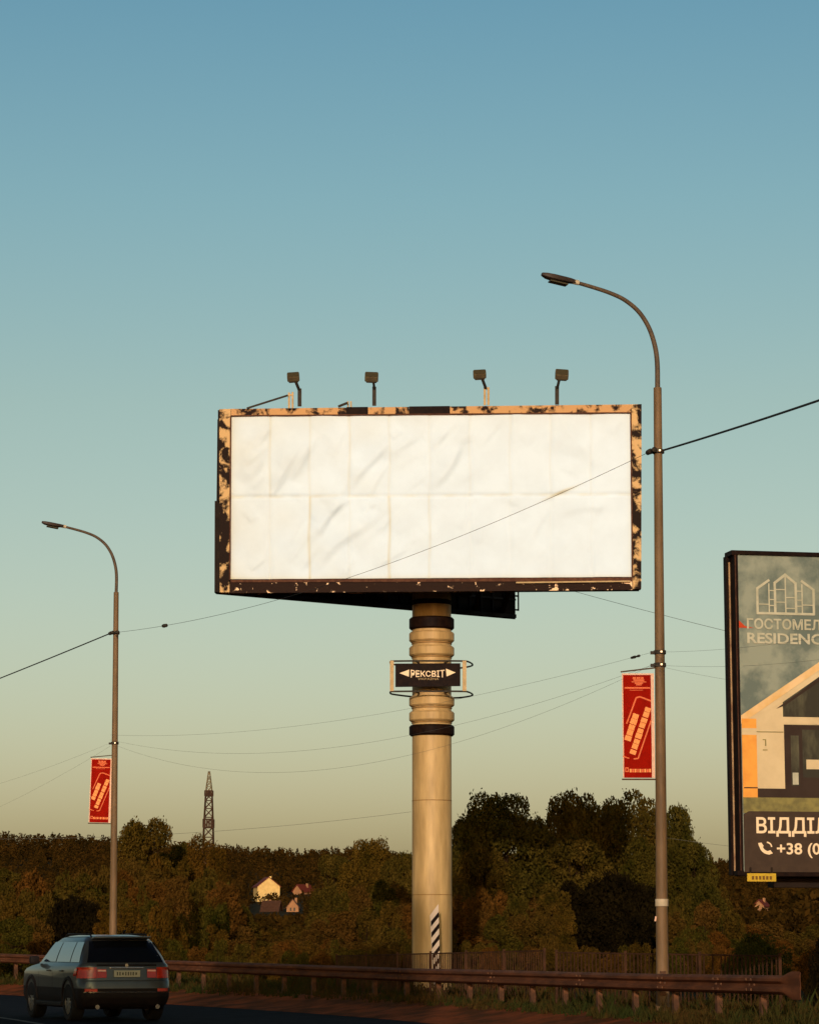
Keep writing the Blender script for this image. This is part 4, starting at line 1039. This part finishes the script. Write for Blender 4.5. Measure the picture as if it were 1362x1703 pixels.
# thicket: rows of young trees and bushes whose tops follow the photo
topx = [-60, 0, 60, 130, 200, 260, 330, 400, 425, 505, 530, 570, 640, 700, 760, 860, 1000, 1100, 1160, 1200, 1230, 1290, 1320, 1400, 1480]
topy = [1440, 1436, 1440, 1446, 1425, 1420, 1428, 1470, 1530, 1530, 1500, 1470, 1455, 1460, 1430, 1420, 1425, 1420, 1440, 1462, 1500, 1530, 1540, 1545, 1545]
LAB = {'bushA': ('olive bushy young tree in the thicket behind the guardrail', 'olive bushes of the thicket'),
       'bushC': ('rust tinged bushy tree in the thicket behind the guardrail', 'rust tinged bushes of the thicket'),
       'tallA': ('slender olive young tree in the thicket behind the guardrail', 'slender olive trees of the thicket'),
       'tallC': ('slender rust tinged young tree in the thicket behind the guardrail', 'slender rust tinged trees of the thicket')}
for row, (Y, dy, step) in enumerate(((145, -4, 40), (128, 14, 38), (112, 42, 36), (100, 80, 36))):
    px = -70 + row * 9
    while px < 1470:
        yt = float(np.interp(px, topx, topy)) + dy + random.uniform(-12, 14)
        lim = 1560
        if 408 < px < 525: yt = max(yt, 1528 + random.uniform(-4, 10))
        if 1225 < px < 1345: yt = max(yt, 1530 + random.uniform(-6, 8))
        yt = min(yt, 1556)
        skip = (935 < px < 1085 and row >= 2) or (85 < px < 160 and row >= 2)
        kd = random.choice(['bushA', 'bushC', 'tallA', 'tallC', 'bushA', 'tallC']) if not (row < 1) else random.choice(['bushA', 'tallA', 'bushC'])
        if not skip:
            Yj = Y + random.uniform(-5, 5); w = random.uniform(58, 86) * (1.1 if kd[0] == 'b' else .85)
            tree_px(kd + str(random.randrange(3)), px, yt, Yj, w, *LAB[kd], sink=.1)
        px += step + random.uniform(-8, 8)
# the two hollows: their shade is put into near-black shrub leaves under the crowns
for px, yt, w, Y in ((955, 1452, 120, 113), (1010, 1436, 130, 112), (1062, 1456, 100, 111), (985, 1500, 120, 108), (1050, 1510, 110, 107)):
    tree_px('bushD', px, yt, Y, w, 'dense shrub coloured almost black as shade in the hollow left of the near lamp post', 'shrubs coloured as shade in the right hollow', name='shrub', cat='shrub', sink=.1)
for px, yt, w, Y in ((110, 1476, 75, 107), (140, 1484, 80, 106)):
    tree_px('bushD', px, yt, Y, w, 'dense shrub coloured almost black as shade in the hollow above the car', 'shrubs coloured as shade in the left hollow', name='shrub', cat='shrub', sink=.1)
tree_px('bushE', 1235, 1556, 75, 80, 'fresh green low bush behind the fence at the right', name='bush', cat='bush', sink=.1)
tree_px('bushE', 1290, 1560, 73, 80, 'fresh green low bush nearest the guardrail terminal', name='bush', cat='bush', sink=.1)
tree_px('bushE', 1255, 1540, 82, 110, 'fresh green bush rising behind the two low green bushes', name='bush', cat='bush', sink=.1)
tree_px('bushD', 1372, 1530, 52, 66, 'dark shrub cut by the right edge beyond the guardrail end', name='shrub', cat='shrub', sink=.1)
# low scrub in front of the thicket
for i in range(46):
    px = -50 + i * 32 + random.uniform(-10, 10)
    if 1200 < px < 1330: continue
    Y = random.uniform(88, 96) if px > 250 else random.uniform(98, 104)
    kd = random.choice(['bushA', 'bushC'])
    tree_px(kd + str(random.randrange(3)), px, random.uniform(1548, 1578) if px > 180 else random.uniform(1535, 1560), Y, random.uniform(40, 62), 'low %s scrub bush along the foot of the thicket' % ('olive' if kd == 'bushA' else 'rust tinged'),
            'low %s scrub bushes' % ('olive' if kd == 'bushA' else 'rust tinged'), name='bush', cat='bush', sink=.1)
# woods of the hillside and the skyline
r = np.random.default_rng(5); pts_all = []; sz_all = []
ntree = 6500
Yt = np.concatenate([r.uniform(1380, 1540, 2400), 330 + (1400 - 330) * r.uniform(0, 1, ntree - 2400) ** .62])
Xt = Yt * (r.uniform(-1, 1, ntree) * 830) / F
keep = np.ones(ntree, bool)
pxs = 681 + Xt / Yt * F
for (hx, hy0, hy1, hwpx) in ((444, 985, 1012, 26), (470, 840, 872, 62), (505, 1065, 1090, 14), (1268, 805, 835, 13)):
    keep &= ~((Yt > hy0) & (Yt < hy1) & (abs(pxs - hx) < hwpx))
Xt, Yt, pxs = Xt[keep], Yt[keep], pxs[keep]
Zt = gz(Xt, Yt)
for x, y, z, px in zip(Xt, Yt, Zt, pxs):
    h = r.uniform(6.5, 10.5); rad_ = h * r.uniform(.28, .42); conif = r.random() < .25
    for (hx, hwpx, yb_, Yh) in ((444, 24, 1487, 1000), (462, 46, 1519, 850), (488, 14, 1519, 850), (505, 13, 1486, 1080), (1268, 14, 1511, 820)):
        if y < Yh + 5 and abs(px - hx) < hwpx + rad_ * F / y * .7:
            h = min(h, (1565 - yb_ - r.uniform(-3, 6)) * y / F + CAMZ - z)
    if h < 1.6: continue
    rad_ = min(rad_, h * .5)
    n = 95 if y < 900 else 60
    d = r.normal(size=(n, 3)); d /= np.linalg.norm(d, axis=1)[:, None]; d[:, 2] = abs(d[:, 2]) * 1.0 - .3
    q = d * (r.uniform(.5, 1, n) ** .5)[:, None]
    if conif: q[:, :2] *= np.clip(1.1 - (q[:, 2:3] + .3), .12, 1)
    pts_all.append(np.stack([x + q[:, 0] * rad_, y + q[:, 1] * rad_, z + h * .30 + q[:, 2] * h * .90 * (1.1 if conif else 1)], 1)); sz_all.append(np.full(n, rad_ * .40))
V = leaf_quads(np.concatenate(pts_all), np.concatenate(sz_all), r)
wd = bpy.data.objects.new('hillside_wood', quads_mesh('hillside_wood', V, 'wood')); COL.objects.link(wd)
tag(wd, 'dark brown-green wood covering the far hillside', 'wood', kind='stuff')
# unseen trees added behind the camera to shade the road and the car
for i, (x, y, h) in enumerate(((-15, -16, 15), (-10.5, -14, 15.5), (-21, -15, 15), (-27, -18, 15.5), (-33, -15, 15))):
    tree('roundA' if i % 2 else 'roundB0', x, y, h, .95, 'unseen tree added behind the viewpoint to shade the road', 'unseen shade trees added behind the viewpoint')

tree('roundB0', -8.6, -16, 21.8, .42, 'slender unseen tree added behind the viewpoint to shade the column foot')  # unseen tree added and slimmed to shade the column foot
# ------------------------------------------------------------------ car
def make_car():
    e = empty('parked_car' if False else 'car', (0, 0, 0)); tag(e, 'dark grey sport utility car driving away on the road at the lower left', 'car')
    # slices: z, x_rear, x_front, half width, corner radius ; +x is forward
    SL = [(.26, -2.22, 2.22, .84, .22), (.34, -2.34, 2.34, .90, .26), (.48, -2.42, 2.42, .945, .30), (.66, -2.43, 2.43, .955, .32), (.80, -2.40, 2.42, .955, .32), (.82, -2.37, 2.42, .955, .32),
          (.95, -2.35, 2.38, .960, .34), (1.02, -2.34, 2.20, .955, .34), (1.08, -2.33, 1.75, .945, .30), (1.12, -2.32, 1.32, .925, .26), (1.16, -2.29, 1.20, .885, .24),
          (1.30, -2.20, 1.00, .840, .26), (1.45, -2.06, .76, .780, .28), (1.58, -1.92, .53, .715, .28), (1.65, -1.82, .34, .660, .28), (1.695, -1.66, .10, .57, .28), (1.72, -1.38, -.22, .40, .26)]
    nc = 6; rings = []
    for z, xr, xf, hw_, cr in SL:
        ring_ = []
        cr = min(cr, hw_ - .01)
        for (cx0, cy0, a0) in ((xf - cr, hw_ - cr, 0), (xr + cr, hw_ - cr, 90), (xr + cr, -hw_ + cr, 180), (xf - cr, -hw_ + cr, 270)):
            for k_ in range(nc + 1):
                a = R(a0 + 90 * k_ / nc); ring_.append((cx0 + cr * math.cos(a), cy0 + cr * math.sin(a), z))
        rings.append(ring_)
    n = len(rings[0]); v = [p for r_ in rings for p in r_]
    f = [(i * n + k_, i * n + (k_ + 1) % n, (i + 1) * n + (k_ + 1) % n, (i + 1) * n + k_) for i in range(len(SL) - 1) for k_ in range(n)]
    f += [tuple(range(n))[::-1], tuple((len(SL) - 1) * n + k_ for k_ in range(n))]
    b_ = MB(); b_.add(v, f); b_.m = [1 if max(v[i][2] for i in fc) < .67 else 0 for fc in f]; body = b_.build('body', ['paint', 'plastic'], e, smooth=True)
    WX = (-1.45, 1.48); WR = .385
    # wheel arches cut out
    cb_ = MB()
    for wx in WX: cb_.lathe([(.435, -1.2), (.435, 1.2)], (wx, 0, .40), 32, axis='y')
    cut = cb_.build('cutter', 'plastic')
    md = body.modifiers.new('b', 'BOOLEAN'); md.object = cut; md.operation = 'DIFFERENCE'; md.solver = 'EXACT'
    bpy.context.view_layer.update()
    nm = bpy.data.meshes.new_from_object(body.evaluated_get(bpy.context.evaluated_depsgraph_get()))
    body.modifiers.clear()
    if len(nm.polygons) > 50: body.data = nm
    bpy.data.objects.remove(cut)
    zs_ = [s[0] for s in SL]; hwz = lambda z: float(np.interp(z, zs_, [s[3] for s in SL])); xrz = lambda z: float(np.interp(z, zs_, [s[1] for s in SL])); xfz = lambda z: float(np.interp(z, zs_, [s[2] for s in SL]))
    crz = lambda z: float(np.interp(z, zs_, [s[4] for s in SL]))
    def rear_x(y, z):
        hw_, cr = hwz(z), crz(z); d = abs(y) - (hw_ - cr)
        return xrz(z) + (0 if d <= 0 else cr - math.sqrt(max(0, cr * cr - min(d, cr) ** 2)))
    def front_x(y, z):
        hw_, cr = hwz(z), crz(z); d = abs(y) - (hw_ - cr)
        return xfz(z) - (0 if d <= 0 else cr - math.sqrt(max(0, cr * cr - min(d, cr) ** 2)))
    def grid(fn, n1=10, n2=6):
        b2 = MB(); v = [fn(i / n1, j / n2) for j in range(n2 + 1) for i in range(n1 + 1)]
        b2.add(v, [(j * (n1 + 1) + i, j * (n1 + 1) + i + 1, (j + 1) * (n1 + 1) + i + 1, (j + 1) * (n1 + 1) + i) for j in range(n2) for i in range(n1)]); return b2
    def rear_patch(name, y0, y1, z0, z1, m, off=.012, taper=0.0, par=e, n1=12):
        def fn(a, b):
            z = z0 + (z1 - z0) * b; c = (y0 + y1) / 2; y = c + ((y0 + (y1 - y0) * a) - c) * (1 - taper * b)
            return (rear_x(y, z) - off, y, z)
        return grid(fn, n1, 8).build(name, m, par, smooth=True)
    rear_patch('rear_window', .79, -.79, 1.17, 1.60, 'carglass', .012, .19)
    rear_patch('tailgate_trim', .62, -.62, 1.10, 1.135, 'chrome' if False else 'plastic', .016)
    rear_patch('rear_bumper', .90, -.90, .36, .56, 'plastic', .014)
    rear_patch('bumper_strip', .88, -.88, .575, .60, 'chrome', .012)
    for s_ in (1, -1):
        t = rear_patch('tail_light', .955 * s_, .62 * s_ if s_ > 0 else .62 * s_, .86, 1.075, 'lightred', .020)
        t2 = rear_patch('tail_light', .61 * s_, .42 * s_, .87, 1.04, 'lightred', .018)
        rear_patch('light_strip', .60 * s_, .43 * s_, .995, 1.025, 'lightpale', .026, par=t2)
        rear_patch('reflector', .86 * s_, .62 * s_, .60, .655, 'reflector', .016)
        # side wrap of the tail light
        g_ = grid(lambda a, b: (-2.10 + .24 * a * (1 - .4 * b), s_ * (hwz(.9 + .16 * b) + .012), .90 + .15 * b), 5, 3); g_.build('tail_light', 'lightred', e)
    pb = MB(); xx_ = xrz(.93) - .03
    pb.box((xx_, 0, .95), (.02, .54, .13), 0, bev=.004); pb.build('number_plate', 'plate', e)
    np_ = [o for o in scene.objects if o.parent == e and o.name.startswith('number_plate')][0]
    pb = MB(); yv = .22
    for i, w_ in enumerate((.035, .035, .05, .035, .035, .03, .035, .05)):
        if i in (2, 7) : pb.box((xx_ - .0125, yv - w_ / 2, .95), (.004, w_ * .7, .05))
        else: pb.box((xx_ - .0125, yv - w_ / 2, .95), (.004, w_ * .75, .07))
        yv -= w_ + .018
    pb.build('plate_characters', 'plate_print', np_)
    pb = MB(); pb.box((xrz(1.13) - .03, .0, 1.065), (.03, .7, .025), 0, bev=.008); pb.build('tailgate_handle', 'chrome', e)
    pb = MB(); pb.lathe([(.035, -.01), (.038, 0), (.02, .004)], (0, 0, 0), 16, axis='x'); em = pb.build('badge', 'chrome', e, smooth=True); em.location = (xrz(1.12) - .015, 0, 1.115)
    # spoiler over the rear window
    pb = MB(); pb.box((-1.90, 0, 1.655), (.30, 1.18, .04), 0, Matrix.Rotation(R(6), 3, 'Y'), bev=.015); pb.build('spoiler', 'paint', e, smooth=True)
    # windscreen
    g_ = grid(lambda a, b: (front_x((-.80 + 1.6 * a) * (1 - .14 * b), 1.15 + .45 * b) + .012, (-.80 + 1.6 * a) * (1 - .14 * b), 1.15 + .45 * b), 12, 6); g_.build('windscreen', 'carglass', e, smooth=True)
    # side windows (three a side)
    for s_ in (1, -1):
        for (xa0, xa1, xb0, xb1) in ((-2.02, -1.36, -1.80, -1.30), (-1.30, -.28, -1.24, -.26), (-.20, .88, -.20, .40)):
            def fn(a, b, s_=s_, xa0=xa0, xa1=xa1, xb0=xb0, xb1=xb1):
                z = 1.175 + .40 * b; x = (xa0 + (xa1 - xa0) * a) * (1 - b) + (xb0 + (xb1 - xb0) * a) * b
                return (x, s_ * (hwz(z) + .010), z)
            g_ = grid(fn, 4, 8); w_ = g_.build('side_window', 'sideglass', e, smooth=True)
        pb = MB(); pb.tube([(-1.80, s_ * .58, 1.66), (-1.70, s_ * .58, 1.725), (0.0, s_ * .58, 1.735), (.18, s_ * .58, 1.67)], .018, 8); pb.build('roof_rail', 'plastic', e, smooth=True)
        pb = MB(); pb.box((.95, s_ * 1.04, 1.20), (.14, .20, .17), 0, bev=.045); pb.bar((.92, s_ * .93, 1.15), (.95, s_ * 1.0, 1.17), .05, .05); pb.build('wing_mirror', 'plastic', e, smooth=True)
        for dx in (-.95, .05):
            pb = MB(); pb.box((dx, s_ * (hwz(1.0) + .02), 1.0), (.20, .03, .035), 0, bev=.01); pb.build('door_handle', 'paint', e)
        pb = MB(); pb.box((0, s_ * .935, .33), (2.05, .09, .10), 0, bev=.03); pb.build('side_sill', 'plastic', e)
        for wx in WX:                             # flared arch edge
            pb = MB(); v = []
            for q_ in range(17):
                a = R(-12 + 204 * q_ / 16)
                for rr_, dy in ((.425, .0), (.43, .030), (.485, .026), (.50, .0)):
                    x_, z_ = wx + rr_ * math.cos(a), .40 + rr_ * math.sin(a)
                    v.append((x_, s_ * (hwz(max(.34, z_)) + dy), z_))
            pb.add(v, [(i * 4 + j, i * 4 + j + 1, i * 4 + j + 5, i * 4 + j + 4) for i in range(16) for j in range(3)]); pb.build('wheel_arch', 'plastic', e, smooth=True)
        # door seams
        pb = MB()
        for xs_ in (-1.16, -.24, .86):
            pb.add([(xs_, s_ * (hwz(z) + .003), z) for z in (.42, .66, .95, 1.12)] + [(xs_ + .012, s_ * (hwz(z) + .003), z) for z in (.42, .66, .95, 1.12)], [(i, i + 1, i + 5, i + 4) for i in range(3)])
        pb.build('door_seams', 'plastic', e)
        g_ = MB(); g_.box((2.25, s_ * .72, .88), (.30, .30, .16), 0, bev=.04); g_.build('headlight', 'chrome', e)
        pb = MB(); pb.lathe([(.045, -.06), (.045, .06)], (-2.40, s_ * .62, .30), 16, axis='x'); pb.build('exhaust_pipe', 'chrome', e, smooth=True)
    # dark inner wheel housings / floor
    pb = MB(); pb.box((0, 0, .40), (4.3, 1.50, .30)); pb.build('underbody', 'plastic', e)
    pb = MB(); pb.tube([(-1.75, -.1, 1.73), (-1.80, -.1, 1.80), (-1.90, -.1, 1.80)], .015, 6); pb.build('antenna', 'plastic', e)
    for wx in WX:
        for s_ in (1, -1):
            w_ = empty('wheel', (wx, s_ * .825, WR)); w_.parent = e
            pb = MB(); pb.lathe([(.25, -.13), (.35, -.135), (.378, -.11), (.385, -.06), (.385, .06), (.378, .11), (.35, .135), (.25, .13)], (0, 0, 0), 40, axis='y', cap=False); pb.build('tyre', 'tyre', w_, smooth=True)
            pb = MB(); pb.lathe([(.25, -.12), (.25, .12)], (0, 0, 0), 40, axis='y', cap=False)
            yo = s_ * .10
            pb.lathe([(.07, yo - .02), (.07, yo + .02)], (0, 0, 0), 20, axis='y')
            for i in range(10):
                a = 2 * math.pi * i / 10; pb.bar((.05 * math.cos(a), yo, .05 * math.sin(a)), (.245 * math.cos(a), yo, .245 * math.sin(a)), .035, .03, up=(0, 1, 0))
            pb.build('rim', 'rim', w_, smooth=True)
            pb = MB(); pb.lathe([(.16, -.012), (.16, .012)], (0, s_ * .03, 0), 24, axis='y'); pb.build('brake_disc', 'dark_steel', w_)
    return e
car = make_car()
cc_ = P(211, 1565, 57.7); car.scale = (1.05, 1.05, 1.05)
hd_ = math.atan2(1, -.41)                       # along the road
fw = Vector((math.cos(hd_), math.sin(hd_), 0))
car.location = Vector((cc_.x, 57.7, .006)) + fw * 2.42
car.rotation_euler = (0, 0, hd_)
